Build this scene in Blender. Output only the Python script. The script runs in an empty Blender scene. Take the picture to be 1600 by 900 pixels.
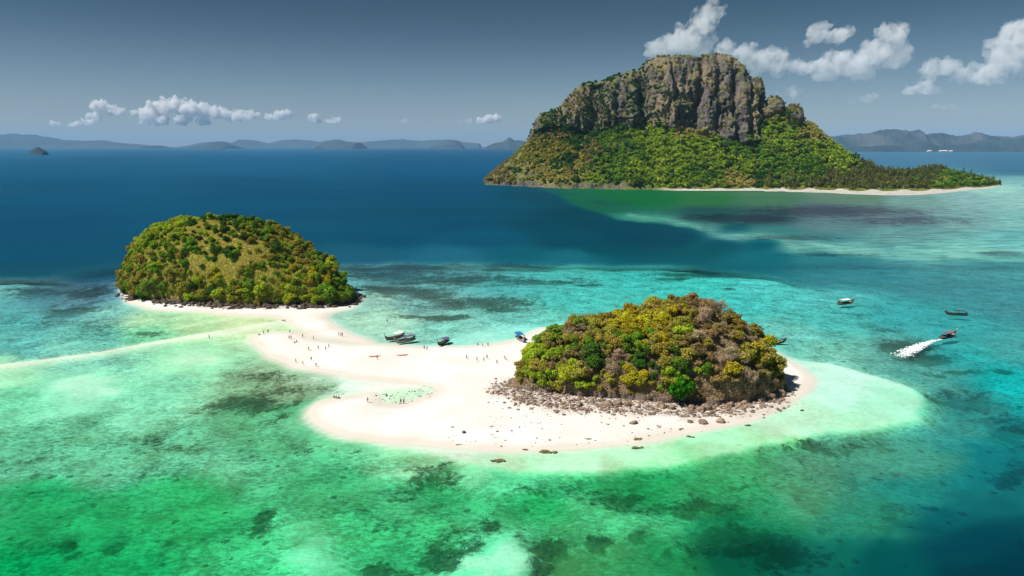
import bpy, bmesh, math, random
import numpy as np
from mathutils import Vector, Matrix

random.seed(7)
rs = np.random.RandomState(11)
sc = bpy.context.scene
COL = sc.collection

# ------------------------------------------------------------------ camera
CAMH, F = 83.0, 1067.0                      # drone height in metres, focal length in pixels of a 1600 px wide frame
PITCH = math.atan(222 / F)
cam_d = bpy.data.cameras.new('camera'); cam = bpy.data.objects.new('camera', cam_d); COL.objects.link(cam)
cam_d.sensor_width = 36; cam_d.lens = 36 * F / 1600
cam_d.clip_start = 1; cam_d.clip_end = 150000
cam.location = (0, 0, CAMH); cam.rotation_euler = (math.pi / 2 - PITCH, 0, 0)
sc.camera = cam

# ------------------------------------------------------------------ sky, sun, exposure
SUN_EL = math.radians(54)
SUN_AZ = math.radians(-112)                  # measured from +Y (view direction) towards +X; negative = from the left
EXPOSURE = 0.55
sunv = Vector((math.sin(SUN_AZ) * math.cos(SUN_EL), math.cos(SUN_AZ) * math.cos(SUN_EL), math.sin(SUN_EL)))
world = bpy.data.worlds.new('World'); sc.world = world; world.use_nodes = True
wn = world.node_tree; wn.nodes.clear()
sky = wn.nodes.new('ShaderNodeTexSky'); sky.sky_type = 'NISHITA'; sky.sun_disc = False
sky.sun_elevation = SUN_EL; sky.sun_rotation = SUN_AZ; sky.altitude = 100
sky.air_density = 1.0; sky.dust_density = 0.4; sky.ozone_density = 2.0
hs = wn.nodes.new('ShaderNodeHueSaturation'); hs.inputs['Saturation'].default_value = 1.0
bgd = wn.nodes.new('ShaderNodeBackground'); bgd.inputs['Strength'].default_value = 0.05
wo = wn.nodes.new('ShaderNodeOutputWorld')
# the sky deepens from a pale horizon to slate blue and stays so up to the zenith
tc = wn.nodes.new('ShaderNodeTexCoord'); sx = wn.nodes.new('ShaderNodeSeparateXYZ'); mr = wn.nodes.new('ShaderNodeMapRange'); mr.interpolation_type = 'SMOOTHSTEP'
for i_, v_ in zip((1, 2, 3, 4), (0.0, 0.20, 0.0, 1.0)): mr.inputs[i_].default_value = v_
mx = wn.nodes.new('ShaderNodeMix'); mx.data_type = 'RGBA'; mx.inputs[6].default_value = (0.80, 0.85, 0.95, 1); mx.inputs[7].default_value = (0.18, 0.29, 0.335, 1)
mu = wn.nodes.new('ShaderNodeMix'); mu.data_type = 'RGBA'; mu.blend_type = 'MULTIPLY'; mu.inputs[0].default_value = 1
wn.links.new(tc.outputs['Generated'], sx.inputs[0]); wn.links.new(sx.outputs[2], mr.inputs[0]); wn.links.new(mr.outputs[0], mx.inputs[0])
wn.links.new(sky.outputs[0], hs.inputs['Color']); wn.links.new(hs.outputs[0], mu.inputs[6]); wn.links.new(mx.outputs[2], mu.inputs[7]); wn.links.new(mu.outputs[2], bgd.inputs['Color'])
wn.links.new(bgd.outputs[0], wo.inputs['Surface'])
sd = bpy.data.lights.new('sun', 'SUN'); sd.energy = 4.2; sd.angle = math.radians(0.53); sd.color = (1.0, 0.955, 0.89)
sun = bpy.data.objects.new('sun', sd); COL.objects.link(sun)
sun.rotation_euler = sunv.to_track_quat('Z', 'Y').to_euler(); sun.location = (0, 0, 500)
vs = sc.view_settings
vs.view_transform = 'Standard'; vs.look = 'None'; vs.gamma = 1; vs.exposure = EXPOSURE; vs.use_curve_mapping = False
sc.render.engine = 'CYCLES'
cy = sc.cycles
cy.use_denoising = True
cy.max_bounces = 8; cy.diffuse_bounces = 3; cy.glossy_bounces = 2; cy.transparent_max_bounces = 12; cy.volume_bounces = 5
cy.caustics_reflective = False; cy.caustics_refractive = False
WHITE = 1.6                                # display-linear radiance of a white flat surface in the sun (for turning seen colours into albedo)

# ------------------------------------------------------------------ geometry helpers
CP, SP = math.cos(PITCH), math.sin(PITCH)
def ray(px, py):
    a = (px - 800) / F; b = -(py - 450) / F
    return np.array([a, CP + b * SP, -SP + b * CP])
def G(px, py, z=0.0):
    d = ray(px, py); t = (z - CAMH) / d[2]
    return np.array([d[0] * t, d[1] * t, z])
def at(px, py, Y):
    d = ray(px, py); t = Y / d[1]
    return np.array([d[0] * t, Y, CAMH + d[2] * t])
def proj(P):
    P = np.asarray(P, float); x = P[..., 0]; y = P[..., 1]; z = P[..., 2] - CAMH
    dep = np.maximum(y * CP - z * SP, 1.0); up = y * SP + z * CP
    return 800 + F * x / dep, 450 - F * up / dep
def s2l(c):
    c = np.asarray(c, float) / 255.0
    return np.where(c <= 0.04045, c / 12.92, ((c + 0.055) / 1.055) ** 2.4)
def sstep(a, b, x):
    t = np.clip((x - a) / (b - a), 0, 1); return t * t * (3 - 2 * t)

def _hash(i, j, k, seed):
    h = (i * 374761393 + j * 668265263 + k * 2147483647 + seed * 974634777) & 0xFFFFFFFF
    h = ((h ^ (h >> 13)) * 1274126177) & 0xFFFFFFFF
    h = ((h ^ (h >> 16)) * 2246822519) & 0xFFFFFFFF
    return ((h ^ (h >> 15)) & 0xFFFFFF) / float(0xFFFFFF)
def vnoise(P, seed=0):
    P = np.asarray(P, float); i = np.floor(P).astype(np.int64); f = P - i; f = f * f * (3 - 2 * f)
    out = 0
    for a in (0, 1):
        for b in (0, 1):
            for c in (0, 1):
                w = (f[..., 0] if a else 1 - f[..., 0]) * (f[..., 1] if b else 1 - f[..., 1]) * (f[..., 2] if c else 1 - f[..., 2])
                out = out + w * _hash(i[..., 0] + a, i[..., 1] + b, i[..., 2] + c, seed)
    return out
def fbm(P, octv=4, seed=0, ridged=False):
    P = np.asarray(P, float); s = 0; amp = 1; tot = 0
    for o in range(octv):
        n = vnoise(P * (2.03 ** o) + 17.3 * o, seed + o)
        if ridged: n = 1 - np.abs(2 * n - 1)
        s = s + amp * n; tot += amp; amp *= 0.5
    return s / tot
def xyz(x, y, z=0): return np.stack(np.broadcast_arrays(np.asarray(x, float), np.asarray(y, float), np.asarray(z, float)), -1)

def np_mesh(name, V, Fc, mats=(), mi=None, smooth=False):
    V = np.asarray(V, np.float32).reshape(-1, 3); Fc = np.asarray(Fc, np.int32); n, k = Fc.shape
    me = bpy.data.meshes.new(name)
    me.vertices.add(len(V)); me.vertices.foreach_set('co', V.ravel())
    me.loops.add(n * k); me.loops.foreach_set('vertex_index', Fc.ravel())
    me.polygons.add(n); me.polygons.foreach_set('loop_start', np.arange(0, n * k, k, dtype=np.int32))
    for m in mats: me.materials.append(m)
    if mi is not None: me.polygons.foreach_set('material_index', np.asarray(mi, np.int32))
    if smooth: me.polygons.foreach_set('use_smooth', np.ones(n, bool))
    me.update(calc_edges=True); me.validate()
    return me
def fattr(me, name, vals):
    a = me.attributes.new(name, 'FLOAT', 'POINT'); a.data.foreach_set('value', np.asarray(vals, np.float32).ravel())
def cattr(me, name, rgb):
    a = me.attributes.new(name, 'FLOAT_COLOR', 'POINT'); rgb = np.asarray(rgb, np.float32).reshape(-1, 3)
    a.data.foreach_set('color', np.concatenate([rgb, np.ones((len(rgb), 1), np.float32)], 1).ravel())
def grid_faces(nr, nc):
    i = np.arange(nr * nc).reshape(nr, nc)
    return np.stack([i[:-1, :-1], i[:-1, 1:], i[1:, 1:], i[1:, :-1]], -1).reshape(-1, 4)
def add(name, me, parent=None, loc=None, rot=None, scale=None):
    o = bpy.data.objects.new(name, me); COL.objects.link(o)
    if parent is not None: o.parent = parent
    if loc is not None: o.location = tuple(loc)
    if rot is not None: o.rotation_euler = tuple(rot)
    if scale is not None: o.scale = scale if hasattr(scale, '__len__') else (scale,) * 3
    return o
def tag(o, label=None, cat=None, group=None, kind=None):
    if label: o['label'] = label
    if cat: o['category'] = cat
    if group: o['group'] = group
    if kind: o['kind'] = kind
    return o
def sdist(X, Y, poly):
    """signed distance to a closed polygon, negative inside"""
    poly = np.asarray(poly, float); sh = X.shape; px = X.ravel(); py = Y.ravel()
    d2 = np.full(px.shape, 1e18); ins = np.zeros(px.shape, bool)
    for a, b in zip(poly, np.roll(poly, -1, 0)):
        ex, ey = b - a; wx = px - a[0]; wy = py - a[1]
        t = np.clip((wx * ex + wy * ey) / (ex * ex + ey * ey + 1e-9), 0, 1)
        d2 = np.minimum(d2, (wx - ex * t) ** 2 + (wy - ey * t) ** 2)
        if a[1] != b[1]:
            c = ((a[1] <= py) != (b[1] <= py)) & (px < (b[0] - a[0]) * (py - a[1]) / (b[1] - a[1]) + a[0])
            ins ^= c
    return np.where(ins, -1, 1).reshape(sh) * np.sqrt(d2).reshape(sh)
def ldist(X, Y, line):
    d = np.full(X.shape, 1e9); side = np.zeros(X.shape); line = np.asarray(line, float)
    for a, b in zip(line[:-1], line[1:]):
        e = b - a; wx = X - a[0]; wy = Y - a[1]
        t = np.clip((wx * e[0] + wy * e[1]) / (e @ e), 0, 1)
        dd = np.hypot(wx - e[0] * t, wy - e[1] * t); m = dd < d
        d = np.where(m, dd, d); side = np.where(m, np.sign(e[0] * wy - e[1] * wx), side)
    return d, side
def gpoly(pts, z=0.0): return np.array([G(x, y, z)[:2] for x, y in pts])

# ------------------------------------------------------------------ material helpers
class NT:
    def __init__(s, name):
        s.m = bpy.data.materials.new(name); s.m.use_nodes = True; s.t = s.m.node_tree; s.t.nodes.clear()
        s.out = s.t.nodes.new('ShaderNodeOutputMaterial')
    def n(s, typ, ins=None, **kw):
        nd = s.t.nodes.new(typ)
        for k, v in kw.items(): setattr(nd, k, v)
        for k, v in (ins or {}).items(): s.set(nd.inputs[k], v)
        return nd
    def set(s, sock, v):
        if isinstance(v, bpy.types.NodeSocket): s.t.links.new(v, sock)
        elif hasattr(v, 'outputs'): s.t.links.new(v.outputs[0], sock)
        else:
            if sock.type == 'RGBA' and len(v) == 3: v = (*v, 1)
            sock.default_value = v
    def math(s, op, a, b=0.0, c=0.0, clamp=False):
        nd = s.n('ShaderNodeMath', operation=op, use_clamp=clamp); s.set(nd.inputs[0], a); s.set(nd.inputs[1], b); s.set(nd.inputs[2], c); return nd.outputs[0]
    def mix(s, f, a, b, blend='MIX'):
        nd = s.n('ShaderNodeMix', data_type='RGBA', blend_type=blend); s.set(nd.inputs[0], f); s.set(nd.inputs[6], a); s.set(nd.inputs[7], b); return nd.outputs[2]
    def ramp(s, f, a, b, lo=0.0, hi=1.0):
        nd = s.n('ShaderNodeMapRange', interpolation_type='SMOOTHSTEP'); s.set(nd.inputs[0], f)
        for i, v in zip((1, 2, 3, 4), (a, b, lo, hi)): s.set(nd.inputs[i], v)
        return nd.outputs[0]
    def pos(s): return s.n('ShaderNodeNewGeometry').outputs['Position']
    def noise(s, scale, detail=4, rough=0.55, vec=None, stretch=None, dist=0.0):
        v = vec if vec is not None else s.pos()
        if stretch: v = s.n('ShaderNodeVectorMath', {0: v, 1: stretch}, operation='MULTIPLY').outputs[0]
        return s.n('ShaderNodeTexNoise', {'Vector': v, 'Scale': scale, 'Detail': detail, 'Roughness': rough, 'Distortion': dist}).outputs[0]
    def attr(s, name, col=False):
        nd = s.n('ShaderNodeAttribute', attribute_name=name); return nd.outputs['Color' if col else 'Fac']
    def bump(s, h, dist, strength=1.0):
        return s.n('ShaderNodeBump', {'Height': h, 'Distance': dist, 'Strength': strength}).outputs[0]
    def surf(s, sh): s.t.links.new(sh if isinstance(sh, bpy.types.NodeSocket) else sh.outputs[0], s.out.inputs['Surface']); return s.m

def paint(name, col, rough=0.6, var=0.18, scale=3.0, spec=0.3):
    t = NT(name); n = t.noise(scale, 5, vec=t.n('ShaderNodeTexCoord').outputs['Object'])
    c = t.mix(t.ramp(n, 0.3, 0.7), tuple(x * (1 - var) for x in col), tuple(min(1, x * (1 + var)) for x in col))
    return t.surf(t.n('ShaderNodeBsdfPrincipled', {'Base Color': c, 'Roughness': rough, 'Specular IOR Level': spec}))

def leaf_mat(name, a, b):
    t = NT(name)
    rnd = t.n('ShaderNodeNewGeometry').outputs['Random Per Island']
    orn = t.n('ShaderNodeObjectInfo').outputs['Random']
    c = t.mix(rnd, a, b); c = t.mix(t.ramp(t.noise(.55, 3, .6), .42, .62, 0, .45), c, tuple(x * y for x, y in zip(b, (1.1, 1.0, 1.0))))
    c = t.n('ShaderNodeHueSaturation', {'Hue': t.math('MULTIPLY_ADD', orn, 0.045, 0.474), 'Saturation': 1.0,
            'Value': t.math('MULTIPLY_ADD', t.math('FRACT', t.math('MULTIPLY', orn, 7.31)), 0.5, 0.88), 'Color': c}).outputs[0]
    d = t.n('ShaderNodeBsdfDiffuse', {'Color': c}); tr = t.n('ShaderNodeBsdfTranslucent', {'Color': c})
    return t.surf(t.n('ShaderNodeMixShader', {0: 0.36, 1: d, 2: tr}))
LEAF = {
    'lime':   leaf_mat('leaf_lime', (0.235, 0.33, 0.016), (0.40, 0.50, 0.045)),
    'yellow': leaf_mat('leaf_yellow', (0.33, 0.32, 0.012), (0.49, 0.45, 0.035)),
    'green':  leaf_mat('leaf_green', (0.1, 0.21, 0.018), (0.22, 0.34, 0.03)),
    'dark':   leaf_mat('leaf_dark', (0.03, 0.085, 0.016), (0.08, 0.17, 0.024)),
    'vivid':  leaf_mat('leaf_vivid', (0.014, 0.10, 0.004), (0.04, 0.21, 0.008)),
    'olive':  leaf_mat('leaf_olive', (0.22, 0.205, 0.03), (0.38, 0.34, 0.06)),
    'brown':  leaf_mat('leaf_brown', (0.21, 0.155, 0.055), (0.37, 0.285, 0.11)),
    'bare':   leaf_mat('leaf_bare', (0.3, 0.225, 0.14), (0.47, 0.38, 0.25)),
    'tan':    leaf_mat('leaf_tan', (0.34, 0.28, 0.07), (0.52, 0.43, 0.14)),
    'pine':   leaf_mat('leaf_pine', (0.085, 0.11, 0.025), (0.19, 0.2, 0.06)),
}
BARK = paint('bark', (0.17, 0.13, 0.10), 0.9)
KCOL = {'lime': 'lime green', 'yellow': 'yellow-green', 'green': 'mid green', 'dark': 'dark green', 'vivid': 'vivid green', 'olive': 'olive',
        'brown': 'brown-leaved', 'bare': 'bare grey-brown', 'tan': 'straw-coloured', 'pine': 'feathery grey-green'}

# ------------------------------------------------------------------ the ground plan, as outlines on the water plane
DRY = [gpoly(p) for p in (
    # northern sandbar, its neck, the southern lobe and the sand round the near islet
    [(391, 532), (397, 523), (420, 519.5), (455, 519), (478, 524), (497, 532), (552, 538.5), (605, 538), (660, 541.5), (725, 541.5), (782, 535.5), (811, 530.5),
     (828, 522), (845, 513), (868, 511), (900, 505), (1000, 500), (1120, 505), (1180, 530), (1225, 560), (1252, 575), (1272, 592), (1262, 610), (1230, 634), (1180, 654), (1100, 672), (1000, 690),
     (900, 700), (800, 706), (700, 700), (600, 691), (545, 682), (510, 671), (488, 658), (481, 645), (484, 638), (497, 630), (524, 622.5), (558, 618.5), (581, 614),
     (590, 622), (592, 628), (605, 632), (622, 632), (645, 626), (668, 618), (684, 610), (680, 604), (640, 598), (600, 594), (560, 591), (518, 584), (466, 575), (423, 559)],
    # beach of the far islet and the saddle
    [(190, 452), (193, 462), (204, 474), (240, 484), (300, 487), (360, 492), (415, 494.5), (440, 498), (458, 506), (472, 516), (490, 524), (520, 529), (562, 536), (588, 539), (575, 532), (545, 521), (522, 508), (505, 496),
     (520, 488), (545, 482), (560, 470), (552, 455), (520, 440), (400, 425), (250, 430)],
)]
LOBE = gpoly([(1225, 558), (1300, 566), (1380, 584), (1425, 598), (1450, 613), (1463, 628), (1464, 642), (1452, 656), (1425, 667), (1385, 676), (1290, 681), (1200, 701), (1100, 722), (1000, 737), (900, 744), (800, 740), (740, 727), (690, 715),
              (600, 699), (540, 689), (500, 674), (470, 650), (500, 620), (700, 600), (1000, 600)])
BAR = np.array([G(x, y)[:2] for x, y in ((-160, 590), (0, 569), (75, 560), (150, 550), (225, 536), (300, 524), (370, 513), (430, 503))])

TINT = [  # colour of the water over clean sand, by place
 (0,580,165,225,175),(0,620,120,215,165),(150,600,150,230,185),(300,560,165,230,180),(250,620,130,215,170),(0,700,100,190,146),(150,715,104,196,150),(300,700,108,198,150),(450,700,88,188,134),
 (100,800,34,172,100),(300,800,44,176,100),(0,880,2,165,90),(200,890,25,178,102),(400,890,60,198,124),(500,870,115,228,168),(600,840,64,194,120),(620,880,54,184,114),(550,750,68,188,124),
 (700,760,50,170,102),(750,725,130,222,162),(800,752,90,216,148),(850,790,36,166,92),(950,800,84,214,144),(770,880,115,232,174),(900,870,70,165,100),(1000,762,30,155,86),(1000,800,76,200,134),
 (1050,860,36,156,92),(1100,765,54,174,106),(1150,820,18,128,82),(1180,880,6,95,70),(1200,725,74,180,116),(1250,760,80,160,118),(1300,720,86,162,128),(1400,720,70,158,136),(1350,820,44,146,116),
 (1300,870,12,110,95),(1450,760,32,140,130),(1500,800,6,94,104),(1550,850,0,66,88),(1600,900,0,55,76),(1400,880,0,82,88),(1550,720,12,122,128),(1590,680,18,134,134),(1500,670,62,154,144),
 (1480,620,48,140,135),(1450,580,88,168,154),(1380,550,98,168,154),(1300,552,122,198,174),(1250,520,112,198,182),(1300,500,78,184,174),(1400,490,62,168,168),(1500,510,58,164,164),(1500,560,44,174,170),
 (1580,600,12,178,174),(1590,540,72,168,164),(1590,480,68,148,154),(1450,440,66,142,148),(1350,430,56,138,148),(1300,455,86,188,182),(1200,450,82,198,188),(1150,470,72,194,184),(1100,445,66,198,184),
 (1000,430,62,184,174),(900,430,78,188,178),(900,470,78,194,180),(800,440,80,176,172),(800,490,112,194,180),(700,430,90,165,166),(650,470,122,180,172),(600,430,80,150,160),(560,440,104,172,170),
 (580,470,152,198,178),(600,500,172,218,188),(700,510,132,204,184),(750,530,158,228,204),(850,500,112,208,188),(830,520,152,228,208),
 (560,400,25,95,125),(700,398,28,108,134),(800,398,10,95,120),(900,400,20,110,130),(950,390,0,75,100),(1000,370,0,65,95),(1100,390,5,85,105),(1200,402,15,110,125),(1150,362,5,80,100),(1300,402,45,130,140),
 (1300,376,70,140,145),(1200,382,0,90,110),(1400,400,82,162,167),(1550,410,72,152,157),(1590,380,112,192,192),(1500,390,122,197,192),(1330,386,100,172,168),(1200,362,62,132,132),(1050,352,60,140,125),
 (1000,345,50,140,120),(950,320,20,100,80),(1000,310,15,112,62),(1100,310,45,118,68),(1200,310,72,124,94),(1100,356,70,135,130),(1150,370,100,170,165),(1250,384,110,180,172),(1000,352,0,66,94),(1060,372,0,68,96),(1130,380,2,78,102),(900,380,0,72,100),(860,350,0,68,98),(1100,335,35,78,88),(1200,340,58,90,105),(1300,330,88,116,130),(1300,350,97,138,143),
 (1400,340,104,136,145),(1400,365,103,163,163),(1500,340,127,178,178),(1500,310,143,193,193),(1590,310,153,208,203),(1590,340,133,198,193),(1330,308,100,138,118),(1430,312,123,168,163),(1560,295,163,222,212),
 (1590,285,130,190,195),(1590,265,60,120,150),(1590,250,66,122,158),(1400,245,72,128,163),
 (850,310,0,70,100),(800,320,0,75,110),(900,340,0,65,90),(700,300,0,75,120),(700,260,0,85,135),(700,350,0,72,112),(400,300,0,78,122),(100,300,0,80,125),(100,260,5,90,135),(400,250,5,92,138),(400,235,20,100,145),
 (50,235,20,105,145),(50,350,0,75,118),(50,400,0,75,115),(600,370,0,75,115),(750,375,0,80,118),(300,400,0,75,115),(400,380,0,75,115),(-150,400,0,75,115),(-150,300,0,78,120),
 (50,426,15,80,110),(150,426,25,85,115),(180,450,86,130,148),(60,460,80,148,160),(120,470,92,142,154),(20,455,112,187,182),(100,490,98,170,168),(30,500,92,178,172),(30,540,102,188,178),(150,520,104,186,168),
 (170,490,132,198,182),(220,500,178,218,168),(230,520,122,208,158),(300,510,183,218,163),(380,505,203,222,168),(100,550,132,208,183),
 (400,600,140,182,140),(440,580,150,190,148),(480,610,130,178,135),(420,640,90,172,120),(350,590,152,222,172),(520,600,208,238,218),(580,604,235,240,222),(640,608,238,236,220),(605,624,232,234,205),(630,622,235,235,210),(660,614,240,236,222),(460,660,94,184,130),(540,703,104,198,140),(620,718,150,222,168),
]
TLOBE = [(1300,600,172,246,208),(1400,630,138,240,190),(1350,660,138,238,180),(1250,660,172,243,190),(1150,690,142,240,172),(1000,715,170,242,180),(900,725,176,242,186),(1230,690,132,226,152),(1100,712,120,228,150),
         (800,728,170,238,182),(700,708,200,240,205),(600,697,205,238,195),(520,682,190,230,180),(1000,732,110,225,145),(900,738,120,228,155)]
REEF = [  # px, py, half width, half height, strength
 (700,432,130,12,.9),(620,450,80,10,1),(660,455,60,8,.9),(820,436,70,5,.9),(740,470,110,12,.9),(690,493,50,6,1),(660,492,40,5,.9),(880,438,60,5,.8),(790,480,60,8,.7),(1060,425,60,4,.9),(1110,428,40,3,1),(1050,432,40,4,.8),(920,443,25,3,.9),(1140,448,18,3,.8),
 (600,425,60,10,.9),(660,418,90,7,.8),(800,416,80,5,.8),(560,425,40,10,.8),(70,450,80,12,.9),(140,455,50,14,.9),(110,480,60,12,.8),(60,497,80,10,.5),(150,510,60,14,.5),(230,518,40,6,.5),
 (1410,535,45,12,1),(1450,552,55,9,1),(1500,575,50,7,1),(1570,575,26,6,1),(1380,510,40,6,.7),(1500,612,60,9,.8),(1540,640,60,9,.9),(1590,655,40,12,.9),(1600,700,30,14,.9),(1590,745,40,20,.8),(1480,595,40,8,.6),(1360,485,50,5,.6),
 (1160,342,110,9,1),(1300,330,160,10,.9),(1420,345,140,9,.7),(1240,372,80,5,.8),(1560,396,40,3,1),(1310,398,80,3,.8),(1000,333,60,6,.5),(960,318,60,6,.5),
 (420,800,28,16,1.2),(405,818,24,10,1),(112,842,26,14,1.1),(160,850,20,10,1),(120,862,12,4,1.3),(250,830,30,10,.7),(450,590,60,22,.75),(430,628,100,20,.85),(370,620,60,20,.5),(500,700,120,20,.5),(640,720,80,8,.6),(620,760,90,20,.45),(690,740,60,14,.6),
 (740,830,50,12,.9),(700,865,55,30,1.15),(610,892,60,12,1.1),(760,820,30,10,1),(770,860,30,20,.6),(870,845,34,12,1.3),(835,870,35,14,1),(860,890,50,16,.9),(940,838,14,8,1.4),(1040,845,14,9,1.4),(985,830,20,8,1.1),(1000,775,160,14,.6),(930,760,150,14,.65),(1090,780,60,16,.8),
 (1130,790,50,16,.9),(1000,860,60,14,.8),(1130,850,80,30,.9),(1230,860,70,40,.9),(1160,750,40,8,.7),(1268,792,6,4,1.6),(1291,804,9,5,1.7),(1322,836,8,4,1.6),(1240,830,60,14,.7),(1400,805,60,14,.7),(1470,795,50,8,.6),(1300,690,130,10,.7),(1300,740,160,40,.45),(1450,800,60,30,.4),
 (100,700,150,20,.45),(250,690,120,20,.45),(300,740,200,30,.4),(620,800,200,40,.4),(200,860,300,40,.35),
]
CORAL = [(905,855,75,28,1),(980,820,60,20,.6),(1010,860,50,18,.6),(850,885,60,18,.7),(1290,720,130,30,.5),(450,600,60,20,.6),(430,620,70,16,.5),(560,760,140,30,.3),(150,830,100,20,.35),(710,835,40,12,.6)]

FLAT = np.array([(-300, 433), (0, 428), (100, 424), (190, 418), (540, 402), (700, 400), (800, 404), (900, 409), (1000, 416), (1080, 422), (1150, 428), (1230, 437), (1300, 448), (1400, 462)], float)   # edge of the inner reef flat
DROP = np.array([(700, 290), (840, 297), (880, 310), (930, 327), (980, 342), (1020, 350), (1100, 362), (1200, 377), (1300, 391), (1400, 402), (1500, 410)], float)                                       # edge of the mountain island's flat
def idw(pxv, pyv, pts, jit=0.0):
    num = np.zeros(pxv.shape + (3,)); den = np.zeros(pxv.shape)
    s2 = np.interp(pyv, [230, 420, 560], [16, 22, 38]) ** 2; ky = np.interp(pyv, [230, 420, 560], [4.5, 3.6, 2.3])
    e1 = sstep(-6, 20, pyv + jit - np.interp(pxv, *FLAT.T)); f1 = sstep(1290, 1400, pxv)
    e2 = sstep(6, -6, pyv + jit * .8 - np.interp(pxv, *DROP.T)); f2 = np.maximum(sstep(1340, 1460, pxv), sstep(860, 800, pxv))
    for (x, y, r, g, b) in pts:
        d2 = (pxv - x) ** 2 + (ky * (pyv - y)) ** 2
        w = 1 / (d2 + s2) ** 2.2
        if y < 520:
            a = e1 if y > np.interp(x, *FLAT.T) else 1 - e1
            w = w * (f1 + (1 - f1) * (a + .004))
        if y < 470 and x > 800:
            a = e2 if y < np.interp(x, *DROP.T) else 1 - e2
            w = w * (f2 + (1 - f2) * (a + .004))
        num += w[..., None] * np.array([r, g, b], float); den += w
    return num / den[..., None]
def blobs(pxv, pyv, lst):
    out = np.zeros(pxv.shape)
    for (x, y, rx, ry, s) in lst:
        q = ((pxv - x) / rx) ** 2 + ((pyv - y) / ry) ** 2
        out = np.maximum(out, s * np.exp(-q * 0.8))
    return out

STREAK = [([(985, 336), (1010, 343), (1050, 350), (1095, 359)], 5), ([(1110, 362), (1150, 368), (1200, 371), (1250, 376), (1290, 381), (1340, 388), (1400, 396), (1460, 401)], 6), ([(1400, 386), (1470, 390), (1560, 392), (1640, 390)], 5), ([(1480, 398), (1540, 402), (1620, 404)], 4),
          ([(60, 447), (110, 452)], 4), ([(75, 434), (110, 436), (140, 433)], 2.5), ([(600, 441), (680, 440), (720, 445)], 3), ([(640, 462), (700, 470)], 3), ([(20, 452), (40, 458)], 7)]
def waterplan(X, Y):
    """tint (display-linear / WHITE), depth, opacity, reef, coral for points of the plane z=0"""
    P2 = xyz(X, Y)
    wob = (fbm(P2 / 14, 4, 3) - .5) * 5.0
    sdry = np.minimum(sdist(X, Y, DRY[0]), sdist(X, Y, DRY[1])) + wob * 0.55
    slobe = sdist(X, Y, LOBE) + wob * 1.2
    px, py = proj(xyz(X, np.maximum(Y, 60.0)))
    Yc = np.maximum(Y, 60.0); scale = Yc / 250.0
    wx = (fbm(P2 / (30 * np.maximum(scale, .5))[..., None], 4, 21) - .5) * 60; wy = (fbm(P2 / (30 * np.maximum(scale, .5))[..., None], 4, 31) - .5) * 13
    near = sstep(500, 640, py)
    wx = wx + near * ((fbm(P2 / 13, 5, 41) - .5) * 150 + (fbm(P2 / 4.5, 2, 43) - .5) * 45); wy = wy + near * ((fbm(P2 / 13, 5, 42) - .5) * 85 + (fbm(P2 / 4.5, 2, 44) - .5) * 26)
    px0, py0 = px, py
    px = np.clip(px, -260, 1860) + wx; py = np.clip(py, 229, 960) + wy * sstep(229, 420, py)
    jit = (fbm(P2 / (16 * np.maximum(scale, .5))[..., None] * np.array([.5, 1, 1]), 5, 51) - .5) * 34
    t = idw(px, py, TINT, jit); tl = idw(px, py, TLOBE)
    wl = 1.0 + 1.6 * sstep(1230, 1400, px); k = sstep(1.8, -2.5, slobe / wl)
    t = t * (1 - k[..., None]) + tl * k[..., None]
    d, side = ldist(X, Y, BAR)                       # the drowned sand ridge running out to the left
    kb = np.where(side > 0, sstep(3.0, 0.0, d), sstep(16, 0, d)) * (0.68 + 0.2 * sstep(-250, -120, X))
    t = t * (1 - kb[..., None]) + np.array([226, 238, 202.]) * kb[..., None]
    gate = fbm(P2 / (20 * np.maximum(scale, .5))[..., None] * np.array([.4, 1, 1]), 4, 61)
    for line, th in STREAK:                          # thin bars of bare sand along the drop-off
        dl, _ = ldist(px0 + wx * .6, py0 + jit * .55, np.array(line, float)); ks = np.exp(-(dl / th) ** 2) * sstep(.38, .66, gate) * .75
        t = t * (1 - ks[..., None]) + np.array([135, 208, 194.]) * ks[..., None]
    lin = s2l(t)
    dk = sstep(.16, .06, lin[..., 1])[..., None]; lin = lin * (1 - dk + dk * np.array([.8, 1.12, .93]))      # open water: a touch towards teal
    depth = np.clip(-3.2 * np.log(np.maximum(lin[..., 1], 1e-3) / .85), .25, 12)
    depth = np.minimum(depth, .02 + np.maximum(sdry, 0) * .09)
    shore = sstep(0, .38, depth)
    tint = np.clip(lin / WHITE, 0, 1)
    op = np.clip((depth - .6) / 6.0, 0, 1) ** 1.4
    op = np.maximum(op, np.maximum(sstep(440, 505, Y), sstep(345, 405, np.abs(X))))
    reef = blobs(px0 + (px - px0) * .45, py0 + (py - py0) * .45, REEF) * sstep(.3, 1.0, depth + .3); coral = np.maximum(blobs(px, py, CORAL), .55 * sstep(600, 700, py0) * sstep(1500, 1300, px0) * sstep(.48, .66, fbm(P2 / 9, 5, 71)))
    return dict(tint=tint, depth=depth, op=op, reef=reef, coral=coral, sdry=sdry, shore=shore)

def lines(*segs):
    out = [segs[0][0]]
    for a, b, s0, s1 in segs:
        x = a
        while x < b - 1e-6:
            f = (x - a) / (b - a); x = min(b, x + s0 + (s1 - s0) * f); out.append(x)
    return np.array(out)
XL = np.concatenate([-lines((420, 1000, 4, 30), (1000, 70000, 60, 9000))[::-1][:-1], lines((-420, 420, 2.4, 2.4)), lines((420, 1150, 4, 6), (1150, 70000, 20, 9000))[1:]])
YL = lines((-3000, 60, 900, 60), (60, 440, 2.2, 2.2), (440, 1600, 2.4, 12), (1600, 60000, 25, 6000))

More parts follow.
